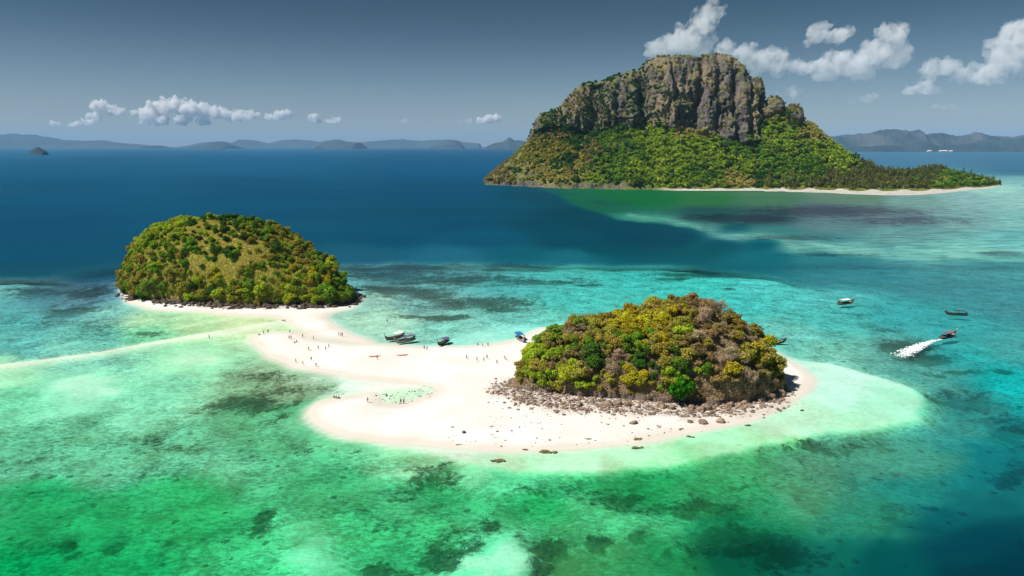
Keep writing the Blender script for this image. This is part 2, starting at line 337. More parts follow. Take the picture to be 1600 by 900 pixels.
# ------------------------------------------------------------------ water sheet
def reef_nodes(t):
    p = t.pos(); reef = t.attr('reef')
    n1 = t.noise(0.06, 8, .68, p, dist=0.8); n2 = t.noise(0.5, 6, .7, p, dist=0.5)
    v = t.math('ADD', t.math('MULTIPLY', n1, .55), t.math('MULTIPLY', n2, .45))
    thr = t.math('MULTIPLY_ADD', reef, -0.27, 0.64)
    m = t.ramp(t.math('SUBTRACT', v, thr), -0.05, 0.07)
    vo = t.n('ShaderNodeTexVoronoi', {'Vector': t.n('ShaderNodeVectorMath', {0: p, 1: t.n('ShaderNodeVectorMath', {0: t.n('ShaderNodeTexNoise', {'Vector': p, 'Scale': 1.2, 'Detail': 3.0}).outputs['Color'], 1: (1.6, 1.6, 0)}, operation='MULTIPLY').outputs[0]}, operation='ADD').outputs[0], 'Scale': 0.21}, voronoi_dimensions='2D')
    rc = t.n('ShaderNodeSeparateColor', {0: vo.outputs['Color']}).outputs[0]
    rad = t.math('MULTIPLY', t.math('SUBTRACT', rc, t.math('MULTIPLY_ADD', n1, -0.75, 1.03)), 0.62)
    head = t.ramp(t.math('SUBTRACT', rad, vo.outputs['Distance']), -.03, .03)
    m = t.math('MAXIMUM', m, t.math('MULTIPLY', head, t.math('MULTIPLY', t.attr('heads'), .85)))
    return m, n1, n2
def make_sea():
    X, Y = np.meshgrid(XL, YL)
    w = waterplan(X, Y)
    fac = (w['depth'] > -1)
    me = np_mesh('sea', xyz(X, Y, 0), grid_faces(*X.shape), smooth=True)
    tn = np.sqrt(w['tint'] * WHITE * 1.22 / np.array([1.12, 1.0, .88]))            # light crosses the water twice on its way to the sand and back
    tn = np.clip(tn, 0, 1); tn = tn * w['shore'][..., None] + (1 - w['shore'][..., None])
    cattr(me, 'through', tn); cattr(me, 'body', np.clip(w['tint'] * (1.95 - .95 * w['op'])[..., None], 0, .95))
    fattr(me, 'flat', sstep(.05, .28, w['tint'][..., 1]) * sstep(250, 420, Y)); fattr(me, 'op', w['op']); fattr(me, 'heads', sstep(.7, 1.5, w['depth']) * sstep(8, 5, w['depth'])); fattr(me, 'reef', w['reef']); fattr(me, 'shore', w['shore'])
    t = NT('sea_water')
    m, n1, n2 = reef_nodes(t)
    p = t.pos()
    body = t.attr('body', True)
    streak = t.noise(0.006, 6, .6, p, stretch=(0.35, 1.6, 1))
    body = t.mix(1.0, body, t.n('ShaderNodeCombineColor', {0: t.ramp(streak, .3, .7, .86, 1.12), 1: t.ramp(streak, .3, .7, .90, 1.09), 2: t.ramp(streak, .3, .7, .93, 1.06)}), 'MULTIPLY')
    fl = t.ramp(t.noise(.085, 8, .74, p, stretch=(.42, 1.25, 1), dist=.4), .40, .60, .70, 1.22)
    body = t.mix(t.attr('flat'), body, t.mix(1.0, body, t.n('ShaderNodeCombineColor', {0: fl, 1: fl, 2: fl}), 'MULTIPLY'))
    body = t.mix(t.math('MULTIPLY', m, .85), body, t.mix(1.0, body, (0.50, 0.33, 0.40), 'MULTIPLY'))
    wave = t.math('ADD', t.noise(0.35, 4, .6, p, stretch=(0.7, 1.25, 1)), t.math('MULTIPLY', t.noise(1.3, 3, .6, p), .35))
    nb = t.bump(wave, 0.5, 0.55)
    dif = t.n('ShaderNodeBsdfDiffuse', {'Color': body, 'Normal': t.bump(wave, 0.6, 0.5)})
    tra = t.n('ShaderNodeBsdfTransparent', {'Color': t.attr('through', True)})
    base = t.n('ShaderNodeMixShader', {0: t.attr('op'), 1: tra, 2: dif})
    fr = t.n('ShaderNodeFresnel', {'IOR': 1.33, 'Normal': nb})
    gl = t.n('ShaderNodeBsdfGlossy', {'Color': (1, 1, 1), 'Roughness': 0.2, 'Normal': nb})
    ff = t.math('MINIMUM', t.math('MULTIPLY', fr.outputs[0], .30), .042)
    ff = t.math('MULTIPLY', ff, t.math('MULTIPLY_ADD', t.attr('shore'), .8, .2))
    me.materials.append(t.surf(t.n('ShaderNodeMixShader', {0: ff, 1: base, 2: gl})))
    return tag(add('sea', me), 'green, turquoise and deep blue sea round the islands', kind='structure')

# ------------------------------------------------------------------ beach and seabed
RUB = gpoly([(762, 606), (775, 600), (800, 596), (850, 590), (1000, 590), (1200, 590), (1228, 600), (1226, 622), (1190, 634), (1150, 643), (1100, 650), (1040, 648), (950, 643), (880, 640), (830, 634), (790, 622)], .8)
RUBL = gpoly([(195, 448), (205, 466), (230, 466), (260, 474), (320, 478), (380, 482), (440, 482), (500, 481), (545, 474), (560, 470), (556, 462), (400, 450), (250, 440)], .8)
def land_z(X, Y, w=None):
    w = w or waterplan(X, Y); s = w['sdry']
    z = np.where(s < 0, .02 + 1.25 * (1 - np.exp(s * .045)), -w['depth'])
    return z + (fbm(xyz(X, Y) / 5, 3, 9) - .5) * .10 * sstep(0, 6, np.abs(s)), w
def make_ground():
    xs = np.arange(-415, 416, 2.0); ys = np.arange(70, 511, 2.0)
    X, Y = np.meshgrid(xs, ys); Z, w = land_z(X, Y)
    Fq = grid_faces(*X.shape); V = xyz(X, Y, Z).reshape(-1, 3)
    zf = V[Fq, 2].max(1); dry = zf > -0.12
    rub = np.maximum(sstep(5, -2, sdist(X, Y, RUB) + (fbm(xyz(X, Y) / 6, 4, 5) - .5) * 11), sstep(4, -2, sdist(X, Y, RUBL) + (fbm(xyz(X, Y) / 6, 4, 6) - .5) * 8)).ravel()
    t = NT('sand')
    p = t.pos(); m, n1, n2 = reef_nodes(t)
    sep = t.n('ShaderNodeSeparateXYZ', {0: p}).outputs[2]
    dn = t.noise(0.05, 5, .6, p); fine = t.noise(2.2, 4, .6, p)
    dryc = t.mix(t.ramp(dn, .35, .65), (0.68, 0.635, 0.585), (0.75, 0.725, 0.685))
    wet = t.ramp(t.math('ADD', sep, t.math('MULTIPLY', t.math('SUBTRACT', dn, .5), .25)), .10, .30, 1, 0)
    wet = t.math('MULTIPLY', wet, t.ramp(sep, -.22, -.06))
    c = t.mix(t.math('MULTIPLY', wet, .6), dryc, (0.57, 0.52, 0.435))
    r1 = t.noise(0.5, 6, .7, p); r2 = t.n('ShaderNodeTexVoronoi', {'Vector': p, 'Scale': 1.1}).outputs[0]
    rubc = t.mix(t.ramp(r1, .35, .65), (0.17, 0.12, 0.095), (0.44, 0.34, 0.27))
    c = t.mix(t.math('MULTIPLY', t.attr('rubble'), t.ramp(t.math('ADD', t.math('MULTIPLY', r1, .7), t.math('MULTIPLY', r2, .4)), .30, .52, 1, .35)), c, rubc)
    # weed, coral and seagrass under water; mottling also stands for painted light ripples
    under = t.ramp(sep, -.35, -.05, 1, 0)
    mott = t.ramp(t.math('ADD', t.math('MULTIPLY', t.noise(.8, 7, .78, p, stretch=(.7, 1.25, 1), dist=.5), .64), t.math('MULTIPLY', t.noise(.11, 8, .72, p), .36)), .40, .60, .34, 1.26)
    mott = t.math('ADD', t.math('MULTIPLY', mott, t.ramp(sep, -1.1, -.3, 1, .30)), t.ramp(sep, -1.1, -.3, .04, .76))
    c2 = t.mix(1.0, c, t.n('ShaderNodeCombineColor', {0: mott, 1: mott, 2: mott}), 'MULTIPLY')
    c2 = t.mix(t.math('MULTIPLY', t.attr('coral'), t.ramp(n2, .35, .6, .25, .95), clamp=True), c2, (0.46, 0.27, 0.16))
    c2 = t.mix(t.math('MULTIPLY', m, .9), c2, t.mix(t.ramp(t.noise(.9, 4, .6, p), .4, .62), (0.03, 0.04, 0.05), (0.19, 0.14, 0.08)))
    c = t.mix(under, c, c2)
    b = t.bump(t.math('ADD', fine, t.math('MULTIPLY', t.math('MULTIPLY', r2, t.attr('rubble')), 2.0)), .25, .5)
    mat = t.surf(t.n('ShaderNodeBsdfDiffuse', {'Color': c, 'Normal': b}))
    for nm, sel, lab in (('beach', dry, 'bright white sandbars and beaches between the two islets'), ('seabed', ~dry, 'sandy seabed with dark reef patches under the shallow water')):
        ids, inv = np.unique(Fq[sel], return_inverse=True)
        me = np_mesh(nm, V[ids], inv.reshape(-1, 4), [mat], smooth=True)
        fattr(me, 'heads', (sstep(.7, 1.5, w['depth']) * sstep(8, 5, w['depth'])).ravel()[ids]); fattr(me, 'reef', w['reef'].ravel()[ids]); fattr(me, 'coral', w['coral'].ravel()[ids]); fattr(me, 'rubble', rub[ids])
        tag(add(nm, me), lab, kind='structure')
def ground_at(x, y):
    z, _ = land_z(np.array([[x]], float), np.array([[y]], float)); return float(z[0, 0])

make_sea()
make_ground()

# ------------------------------------------------------------------ rock and hill materials
def hill_mat(name, ga, gb, ra, rb, rc, s=1.0):
    t = NT(name); p = t.pos()
    gn = t.noise(.35 / s, 6, .65, p); g = t.mix(t.ramp(gn, .35, .65), ga, gb)
    big = t.noise(.05 / s, 5, .6, p)
    stre = t.noise(.28 / s, 7, .68, p, stretch=(1, 1, .16), dist=.5); fine = t.noise(.9 / s, 6, .7, p)
    r = t.mix(t.ramp(stre, .34, .66), ra, rb)
    r = t.mix(t.math('MULTIPLY', t.ramp(big, .49, .64), t.ramp(fine, .3, .6, .5, 1)), r, rc)
    r = t.mix(t.ramp(t.noise(.16 / s, 5, .7, p, stretch=(1, 1, .22), dist=.8), .60, .68, 0, .75), r, tuple(x * .3 for x in ra))
    nz = t.n('ShaderNodeSeparateXYZ', {0: t.n('ShaderNodeNewGeometry').outputs['Normal']}).outputs[2]
    k = t.math('MULTIPLY', t.attr('rock'), t.ramp(t.math('ADD', nz, t.math('MULTIPLY', t.math('SUBTRACT', fine, .5), .5)), .45, .75, 1, .25))
    c = t.mix(k, g, r)
    c = t.mix(t.attr('sandy'), c, (0.80, 0.755, 0.68))
    h = t.math('ADD', t.math('MULTIPLY', stre, 1.0), t.math('MULTIPLY', fine, .6))
    return t.surf(t.n('ShaderNodeBsdfDiffuse', {'Color': c, 'Normal': t.bump(h, 2.8 * s, 1.0)}))

def normals(Gd):
    du = np.gradient(Gd, axis=1); dv = np.gradient(Gd, axis=0); n = np.cross(du, dv)
    return n / np.maximum(np.linalg.norm(n, axis=-1, keepdims=True), 1e-9)
def dome(keys, nu, nv, zb, e1=1.0, e2=.9, back=1.0, amp=1.0, wl=9.0, seed=1):
    keys = np.array(keys, float); pxs = np.linspace(keys[0, 0], keys[-1, 0], nu)
    b, tp, D = (np.interp(pxs, keys[:, 0], keys[:, i]) for i in (1, 2, 3))
    Gd = np.zeros((nv, nu, 3)); th = np.concatenate([[-.12, -.05], np.linspace(0, math.pi, nv - 2)])
    for i, px in enumerate(pxs):
        B = G(px, b[i], zb); Yt = B[1] + D[i]; T = at(px, tp[i], Yt); T[2] = max(T[2], zb + .2)
        for j, a in enumerate(th):
            if a < 0: Gd[j, i] = (B[0], B[1] + a * 12, zb + a * 22); continue
            c, s = math.cos(a), math.sin(a)
            f = 1 - math.copysign(abs(c) ** e1, c)
            y = B[1] + D[i] * (f if f < 1 else 1 + (f - 1) * back)
            x = B[0] + (T[0] - B[0]) * min(f, 1)
            Gd[j, i] = (x, y, zb - .6 * (f > 1.9) + (T[2] - zb) * max(s, 0) ** e2)
    n = normals(Gd); n *= np.where(n[..., 2:3] < 0, -1, 1)
    env = np.sin(np.clip(np.linspace(0, math.pi, nu), 0, math.pi))[None, :, None] ** .4
    Gd = Gd + n * ((fbm(Gd / wl, 5, seed) - .5) * 2 * amp)[..., None] * env
    return Gd
def rock_relief(Gd, rock, amp, wl, seed, vert=.25):
    n = normals(Gd); P = Gd / np.array([wl, wl, wl / vert])
    r = fbm(P, 5, seed, ridged=True) - .55
    return Gd + n * (r * amp * rock)[..., None] * np.array([1, 1, .35])

# ---- far islet (left): grassy dome
LK = [(187, 449, 447, 2), (194, 455, 424, 13), (204, 460, 397, 24), (220, 466, 373, 33), (240, 470, 358, 40), (260, 470, 350, 44), (290, 472, 346, 48), (325, 473, 344, 50), (350, 475, 345, 50),
      (380, 477, 348, 50), (405, 477, 353, 48), (430, 477, 365, 44), (460, 476, 382, 40), (490, 476, 401, 34), (508, 476, 413, 28), (523, 475, 430, 20), (536, 474, 448, 12), (548, 471, 466, 4)]
LG = dome(LK, 200, 120, .7, 1.0, .85, 1.0, 1.6, 12, 4)
lpx, lpy = proj(LG)
l_rock = np.maximum(sstep(262, 225, lpx) * sstep(15, 9, LG[..., 2] + (fbm(LG / 8, 3, 8) - .5) * 10), sstep(3.4, 1.8, LG[..., 2] + (fbm(LG / 5, 3, 9) - .5) * 3))
LG = rock_relief(LG, l_rock, 4.5, 7, 12)
me = np_mesh('grassy_islet', LG, grid_faces(*LG.shape[:2]), [hill_mat('islet_grass', (0.20, 0.19, 0.03), (0.44, 0.37, 0.09), (0.06, 0.048, 0.04), (0.20, 0.155, 0.12), (0.20, 0.145, 0.10), .45)], smooth=True)
fattr(me, 'rock', l_rock); fattr(me, 'sandy', np.zeros(l_rock.size))
tag(add('grassy_islet', me), 'grassy dome of the farther small islet with brown cliff foot', kind='structure')

# ---- near islet (right): wooded mound
RK = [(794, 603, 601, 2), (810, 606, 590, 8), (830, 610, 567, 15), (860, 614, 543, 22), (900, 618, 526, 27), (950, 620, 515, 30), (1000, 624, 507, 32), (1040, 627, 494, 33), (1075, 629, 484, 33), (1110, 630, 487, 32),
      (1140, 630, 503, 29), (1170, 627, 523, 25), (1195, 620, 548, 18), (1212, 613, 578, 9), (1223, 607, 602, 3)]
RG = dome(RK, 200, 120, .9, 1.0, .8, .9, 1.3, 9, 5)
rpx, rpy = proj(RG)
r_rock = np.maximum(sstep(4.2, 2.2, RG[..., 2] + (fbm(RG / 5, 3, 18) - .5) * 3), sstep(1120, 1180, rpx) * sstep(9, 5, RG[..., 2] + (fbm(RG / 6, 3, 19) - .5) * 6))
RG = rock_relief(RG, r_rock, 4.0, 5, 22, .6)
me = np_mesh('wooded_islet', RG, grid_faces(*RG.shape[:2]), [hill_mat('islet_earth', (0.16, 0.11, 0.06), (0.38, 0.27, 0.16), (0.10, 0.075, 0.065), (0.30, 0.24, 0.20), (0.34, 0.24, 0.16), .35)], smooth=True)
fattr(me, 'rock', r_rock); fattr(me, 'sandy', np.zeros(r_rock.size))
tag(add('wooded_islet', me), 'earth and rock mound of the nearer wooded islet', kind='structure')

# ---- mountain island
MK = np.array([
 (757, 288, 287, 285, 12, 22), (766, 288.5, 282, 274, 20, 40), (778, 289, 274, 264, 32, 62), (800, 290, 262, 247, 60, 110), (820, 291, 238, 227, 90, 140), (828, 291.5, 222, 212, 105, 155), (835, 292, 210, 196, 120, 170), (848, 292.5, 205, 182, 130, 180), (858, 293, 203, 177, 140, 190), (872, 294, 200, 175, 150, 200),
 (882, 294, 199, 162, 158, 210), (890, 294, 200, 151, 160, 215), (905, 294, 205, 136, 165, 225), (920, 294.5, 208, 129, 168, 228), (945, 295, 206, 127, 172, 232), (955, 295, 203, 120, 175, 235), (970, 295.5, 202, 115, 178, 238), (985, 296, 202, 115, 180, 240), (1000, 296, 201, 109, 180, 245), (1010, 296, 201, 97, 180, 245), (1030, 297, 200, 90, 180, 245),
 (1060, 298, 200, 89, 185, 245), (1080, 298, 202, 90, 185, 242), (1100, 298, 206, 86, 185, 240), (1120, 298, 215, 84, 176, 240), (1140, 298, 222, 88, 168, 236), (1155, 298, 225, 98, 163, 233), (1165, 298, 224, 114, 163, 231), (1175, 298, 222, 123, 166, 228), (1189, 298, 219, 123, 170, 225), (1193, 298, 200, 140, 185, 232),
 (1196, 299, 182, 161, 200, 240), (1203, 299, 178, 155, 200, 240), (1213, 299, 176, 153, 200, 240), (1221, 299, 177, 162, 203, 240), (1226, 299, 179, 172, 205, 240), (1233, 300, 183, 166, 202, 237), (1246, 300, 190, 167, 198, 234), (1252, 300, 194, 183, 195, 230), (1262, 300.5, 199, 191, 190, 225), (1276, 301, 206, 198, 185, 220), (1290, 301, 217, 214, 175, 200),
 (1320, 303, 241, 238, 150, 175), (1350, 304, 262, 259, 130, 170), (1380, 305, 276, 274, 120, 160), (1420, 305, 277, 275, 120, 170), (1445, 304, 269, 267, 120, 170), (1480, 301, 269, 267, 110, 160), (1505, 298, 275, 274, 90, 130), (1538, 295, 282, 281, 60, 90), (1562, 291, 289.5, 289, 14, 30)], float)
def make_mountain():
    nu, ns, ncf, npl, nb = 640, 90, 90, 16, 26
    pxs = np.linspace(MK[0, 0], MK[-1, 0], nu)
    K = [np.interp(pxs, MK[:, 0], MK[:, i]) for i in range(1, 6)]
    nv = 2 + ns + ncf + npl + nb; Gd = np.zeros((nv, nu, 3)); zone = np.zeros((nv, nu)); sandy = np.zeros((nv, nu))
    for i, px in enumerate(pxs):
        sh, bs, tp, db, dt = (k[i] for k in K)
        right = float(sstep(1010, 1080, px)); BW = float(np.interp(px, [1010, 1150, 1250, 1330, 1400, 1450, 1500, 1562], [12, 30, 45, 75, 105, 90, 60, 18])) * right
        db += BW; dt += BW
        S = G(px, sh, 0.0); B = at(px, bs, S[1] + db); T = at(px, tp, S[1] + dt)
        B[2] = max(B[2], 2.0); T[2] = max(T[2], B[2] + .3)
        rows = [(S - (0, 30, 4)), (S - (0, 4, .8))]
        for j in range(ns):
            f = j / (ns - 1)
            q = S + (B - S) * f
            beach = 2.2 * min(1, f * db / max(BW, 20))
            fb = min(.75, BW / db); q[2] = beach * right * (1 - f) + B[2] * (max(0, (f - fb) / (1 - fb)) ** 1.08) + (1 - right) * 9 * (1 - math.exp(-f * db / 4)) * (1 - f)
            rows.append(q)
        for j in range(ncf):
            f = (j + 1) / ncf
            q = B + (T - B) * np.array([f, f ** 1.7 * .75 + .25 * f, f]); rows.append(q); zone[2 + ns + j, i] = 1
        for j in range(npl):
            f = (j + 1) / npl
            rows.append(T + np.array([T[0] / T[1] * 70 * f, 70 * f, (T[2] - 1) * (.03 * math.sin(f * 3) - .08 * f)])); zone[2 + ns + ncf + j, i] = 2
        E = rows[-1]
        for j in range(nb):
            f = (j + 1) / nb
            rows.append(np.array([E[0], E[1] + (60 + 1.1 * E[2]) * f, E[2] * (1 - f) ** 1.3 - 3 * f])); zone[2 + ns + ncf + npl + j, i] = 3
        Gd[:, i] = rows
        sandy[:, i] = right * (np.array([r[1] for r in rows]) < S[1] + BW * (1 + .12 * math.sin(px * .13))) * (zone[:, i] == 0)
    ch = np.maximum(np.interp(pxs, pxs, K[1] - K[2]), 0)      # cliff height in pixels
    cliff = (zone == 1) * sstep(6, 30, ch)[None, :]
    rock = np.maximum(np.where(zone == 1, 1.0, 0.0) * sstep(2, 9, ch)[None, :], np.where(zone == 2, .5, 0))
    px, py = proj(Gd)
    rock = np.maximum(rock, (zone == 0) * sstep(16, 5, Gd[..., 2] - 26 * sstep(900, 800, px) + (fbm(Gd / 24, 4, 44) - .5) * 46) * sstep(1040, 960, px))
    rock = np.maximum(rock, sstep(822, 838, px) * sstep(892, 876, px) * (zone < 2) * sstep(212, 204, py))
    n = normals(Gd); n *= np.where(n[..., 1:2] > 0, -1, 1) * np.where(zone[..., None] == 1, 1, 0) + np.where(zone[..., None] == 1, 0, np.where(n[..., 2:3] < 0, -1, 1))
    # buttresses and gullies, flutes, ledges
    but = fbm(Gd / np.array([62, 400, 420.]), 3, 50, True) - .55
    flu = fbm(Gd / np.array([15, 60, 62.]) + (fbm(Gd / 40, 2, 61) - .5)[..., None] * 1.2, 4, 60, True) - .55
    led = fbm(Gd / np.array([30, 30, 11.]), 3, 70) - .5
    fin = fbm(Gd / 7.0, 3, 80) - .5
    top = sstep(0, .12, np.where(zone == 1, 0, 1)) * (zone == 2)
    fv = np.zeros(zone.shape); fv[2 + ns:2 + ns + ncf] = (np.arange(ncf) / (ncf - 1))[:, None]
    blk = fbm(Gd / np.array([34, 34, 46.]), 4, 66) - .5; blk = blk * .45 + np.round(blk * 9) / 9 * .55
    shp = fbm(Gd / np.array([8.5, 20, 26.]), 4, 64, True) - .6; shp2 = fbm(Gd / np.array([13, 13, 7.]), 3, 65, True) - .6
    wrp = (fbm(Gd / np.array([60, 60, 40.]), 3, 67) - .5) * 26
    crk = sum(np.exp(-((px + wrp + (py - 150) * ln_ - c_) / w_) ** 2) * a_ for c_, w_, a_, ln_ in ((930, 13, 1.0, .1), (1003, 8, .8, -.1), (1050, 4, .4, .1), (1093, 5, .9, .04), (1122, 4, .5, 0), (1150, 4, .6, -.05), (895, 6, .6, .2), (1192, 4, .9, 0), (968, 4, .5, .05), (1172, 3, .5, 0)))
    disp = -cliff * crk * (.3 + 1.2 * fbm(Gd / 45, 2, 68)) * 30 * (.35 + .65 * np.sin(np.pi * fv)) + cliff * (but * 30 + flu * 14 + blk * 42 + led * 10 + fin * 8 + shp * 15 + shp2 * 11) * (1 - .75 * fv ** 3)
    Gd = Gd + n * disp[..., None]
    Gd[..., 2] += np.where(zone == 1, 0, 0) + (zone >= 1) * sstep(4, 20, ch)[None, :] * (fbm(Gd / 30, 4, 90) - .5) * 8
    slope = (zone == 0) * sstep(3, 25, Gd[..., 2])
    Gd[..., 2] += slope * (fbm(Gd / 60, 4, 95) - .5) * 36
    lowrock = (zone == 0) * sstep(16, 4, Gd[..., 2]) * sstep(1040, 960, px)
    Gd = Gd + n * (lowrock * (fbm(Gd / 9, 4, 97, True) - .5) * 9)[..., None]
    me = np_mesh('mountain_island', Gd, grid_faces(nv, nu), [hill_mat('limestone_and_scrub', (0.11, 0.15, 0.02), (0.28, 0.30, 0.06), (0.066, 0.058, 0.057), (0.265, 0.235, 0.228), (0.40, 0.30, 0.21), 5.0)], smooth=False)
    fattr(me, 'rock', rock); fattr(me, 'sandy', sandy)
    tag(add('mountain_island', me), 'limestone mountain island with grey cliffs above green slopes', kind='structure')
    return Gd, zone, rock, sandy
MG, mzone, mrock, msandy = make_mountain()

# ------------------------------------------------------------------ trees: templates
def leaves(rng, n, leaf, lobes, up=.35, inner=.72, twig=0.0):
    L = np.array(lobes); k = rng.choice(len(L), n, p=L[:, 3] ** 2 / (L[:, 3] ** 2).sum())
    d = rng.normal(size=(n, 3)); d[:, 2] += up; d /= np.linalg.norm(d, axis=1, keepdims=True)
    c = L[k, :3] + d * (L[k, 3] * (rng.uniform(inner, 1.04, n) + .28 * rng.rand(n) ** 5))[:, None] * np.array([1, 1, .85])
    nn = d + rng.normal(size=(n, 3)) * .55; nn /= np.linalg.norm(nn, axis=1, keepdims=True)
    a = np.cross(nn, rng.normal(size=(n, 3))); a /= np.linalg.norm(a, axis=1, keepdims=True); b = np.cross(nn, a)
    s = leaf * rng.uniform(.6, 1.4, n)[:, None]; asp = np.where(rng.rand(n) < twig, .10, .62)[:, None]; ln = np.where(asp < .2, 1.9, 1.0)
    V = np.stack([c - a * s * ln, c - b * s * asp + nn * s * .15, c + a * s * ln, c + b * s * asp + nn * s * .15], 1).reshape(-1, 3)
    return V, np.arange(4 * n).reshape(n, 4)
def crown_mesh(kind, seed, n=900, leaf=.12):
    rng = np.random.RandomState(seed)
    if kind == 'pine':
        lobes = [(rng.normal() * .14, rng.normal() * .14, -1.1 + 2.5 * f, .55 * (1.12 - f) + .10) for f in np.linspace(0, 1, 9)]
        V, Fq = leaves(rng, n, leaf, lobes, .5, .5)
    else:
        nl = rng.randint(10, 16); lobes = []
        for i in range(nl):
            d = rng.normal(size=3); d[2] = d[2] * .8 + .12; d /= np.linalg.norm(d)
            lobes.append((*(d * rng.uniform(.35, .72)), rng.uniform(.28, .48)))
        tw = {'bare': .85, 'brown': .35}.get(kind, 0.0)
        V, Fq = leaves(rng, int(n * (.75 if kind == 'bare' else 1)), leaf, lobes, .35, .35 if tw else .7, tw)
    return np_mesh('crown_' + kind, V, Fq, [LEAF[kind]])
def tube(P, R, k=5):
    P = np.array(P, float); V = []; 
    for i, p in enumerate(P):
        d = P[min(i + 1, len(P) - 1)] - P[max(i - 1, 0)]; d /= np.linalg.norm(d) + 1e-9
        u = np.cross(d, (0.3, 1, .1)); u /= np.linalg.norm(u) + 1e-9; v = np.cross(d, u)
        V += [p + R[i] * (math.cos(a) * u + math.sin(a) * v) for a in np.arange(k) * 2 * math.pi / k]
    Fq = [(i * k + j, i * k + (j + 1) % k, (i + 1) * k + (j + 1) % k, (i + 1) * k + j) for i in range(len(P) - 1) for j in range(k)]
    return np.array(V), np.array(Fq)
def join(parts):
    Vs, Fs, o = [], [], 0
    for V, Fq in parts: Vs.append(V); Fs.append(np.asarray(Fq) + o); o += len(V)
    return np.concatenate(Vs), np.concatenate(Fs)
def trunk_mesh(seed, limbs=5):
    """unit trunk: base at z=0, crown centre at z=1, limbs reach about .6 out"""
    rng = np.random.RandomState(seed); l = rng.normal(size=2) * .06
    parts = [tube([(0, 0, -.25), (l[0] * .5, l[1] * .5, .35), (l[0], l[1], .75), (l[0] * .6, l[1] * .6, 1.15)], [.075, .055, .042, .018])]
    for i in range(limbs):
        a = i * 2.4 + rng.rand(); z0 = rng.uniform(.4, .85); r = rng.uniform(.35, .62)
        parts.append(tube([(l[0] * .8, l[1] * .8, z0), (math.cos(a) * r * .5, math.sin(a) * r * .5, z0 + .22), (math.cos(a) * r, math.sin(a) * r, z0 + .36)], [.034, .024, .008], 4))
    V, Fq = join(parts)
    return np_mesh('trunk', V, Fq, [BARK], smooth=True)
CROWN = {k: [crown_mesh(k, 100 + 7 * i + hash_i * 31, 1300, .115) for i in range(4)] for hash_i, k in enumerate(LEAF)}
CROWN_FAR = {k: [crown_mesh(k, 500 + 7 * i + hash_i * 31, 180, .22) for i in range(4)] for hash_i, k in enumerate(LEAF)}
CROWN_MASS = {k: [crown_mesh(k, 900 + 7 * i + hash_i * 31, 95, .30) for i in range(5)] for hash_i, k in enumerate(LEAF)}
CROWN_LOW = {k: [crown_mesh(k, 700 + 7 * i + hash_i * 31, 620, .16) for i in range(3)] for hash_i, k in enumerate(LEAF)}
TRUNK = [trunk_mesh(40 + i) for i in range(5)]

def place_tree(name, base, r, h, kind, label, group, far=False, cat='tree', sq=None):
    """base: ground point, r: crown radius, h: height of the crown's middle above ground"""
    o = bpy.data.objects.new(name, None); COL.objects.link(o); o.location = tuple(base); o.empty_display_size = .5
    a = random.random() * 6.28
    s = sq or random.uniform(.78, 1.05)
    lib = CROWN_FAR if far else CROWN
    add('trunk', random.choice(TRUNK), o, (0, 0, 0), (0, 0, a), (r, r, h))
    add('crown', random.choice(lib[kind]), o, (0, 0, h), (random.uniform(-.12, .12), random.uniform(-.12, .12), a), (r, r * random.uniform(.88, 1.1), r * s))
    return tag(o, label, cat, group)

def scatter(Gd, mask, n, mind, rng, pmask=None):
    """random points spread over the masked faces of a grid, no two closer than mind (a number or per-point function)"""
    A, B, C, D = Gd[:-1, :-1], Gd[:-1, 1:], Gd[1:, 1:], Gd[1:, :-1]
    ar = np.linalg.norm(np.cross(C - A, D - B), axis=-1) * .5 * mask[:-1, :-1]
    p = ar.ravel() / ar.sum(); k = rng.choice(len(p), n, p=p); i, j = np.unravel_index(k, ar.shape)
    u, v = rng.rand(n, 1), rng.rand(n, 1)
    P = (A[i, j] * (1 - u) + B[i, j] * u) * (1 - v) + (D[i, j] * (1 - u) + C[i, j] * u) * v
    keep = []; cell = {}
    for q in range(n):
        m = mind; c = tuple((P[q] // m).astype(int)); ok = True
        for dx in (-1, 0, 1):
            for dy in (-1, 0, 1):
                for dz in (-1, 0, 1):
                    for w in cell.get((c[0] + dx, c[1] + dy, c[2] + dz), ()):
                        if np.sum((P[w] - P[q]) ** 2) < m * m: ok = False; break
                    if not ok: break
                if not ok: break
            if not ok: break
        if ok: keep.append(q); cell.setdefault(c, []).append(q)
    return P[keep], i[keep], j[keep]
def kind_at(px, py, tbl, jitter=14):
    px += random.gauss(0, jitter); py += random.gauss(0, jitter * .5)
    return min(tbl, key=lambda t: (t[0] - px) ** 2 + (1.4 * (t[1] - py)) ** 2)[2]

def mass(name, items, lib, label):
    kinds = list(LEAF); Vs, Fs, Ms, off = [], [], [], 0
    tv = {k: [np.array([v.co[:] for v in m.vertices]) for m in lib[k]] for k in kinds}
    for (p, kd, r, h, sq) in items:
        T = random.choice(tv[kd]); q = random.random() * 6.28; c, s_ = math.cos(q), math.sin(q)
        V = np.stack([(T[:, 0] * c - T[:, 1] * s_) * r + p[0], (T[:, 0] * s_ + T[:, 1] * c) * r + p[1], T[:, 2] * r * sq + p[2] + h], 1)
        Vs.append(V); f = np.arange(len(V)).reshape(-1, 4) + off; Fs.append(f); Ms.append(np.full(len(f), kinds.index(kd))); off += len(V)
    tag(add(name, np_mesh(name, np.concatenate(Vs), np.concatenate(Fs), [LEAF[k] for k in kinds], np.concatenate(Ms))), label, kind='stuff')
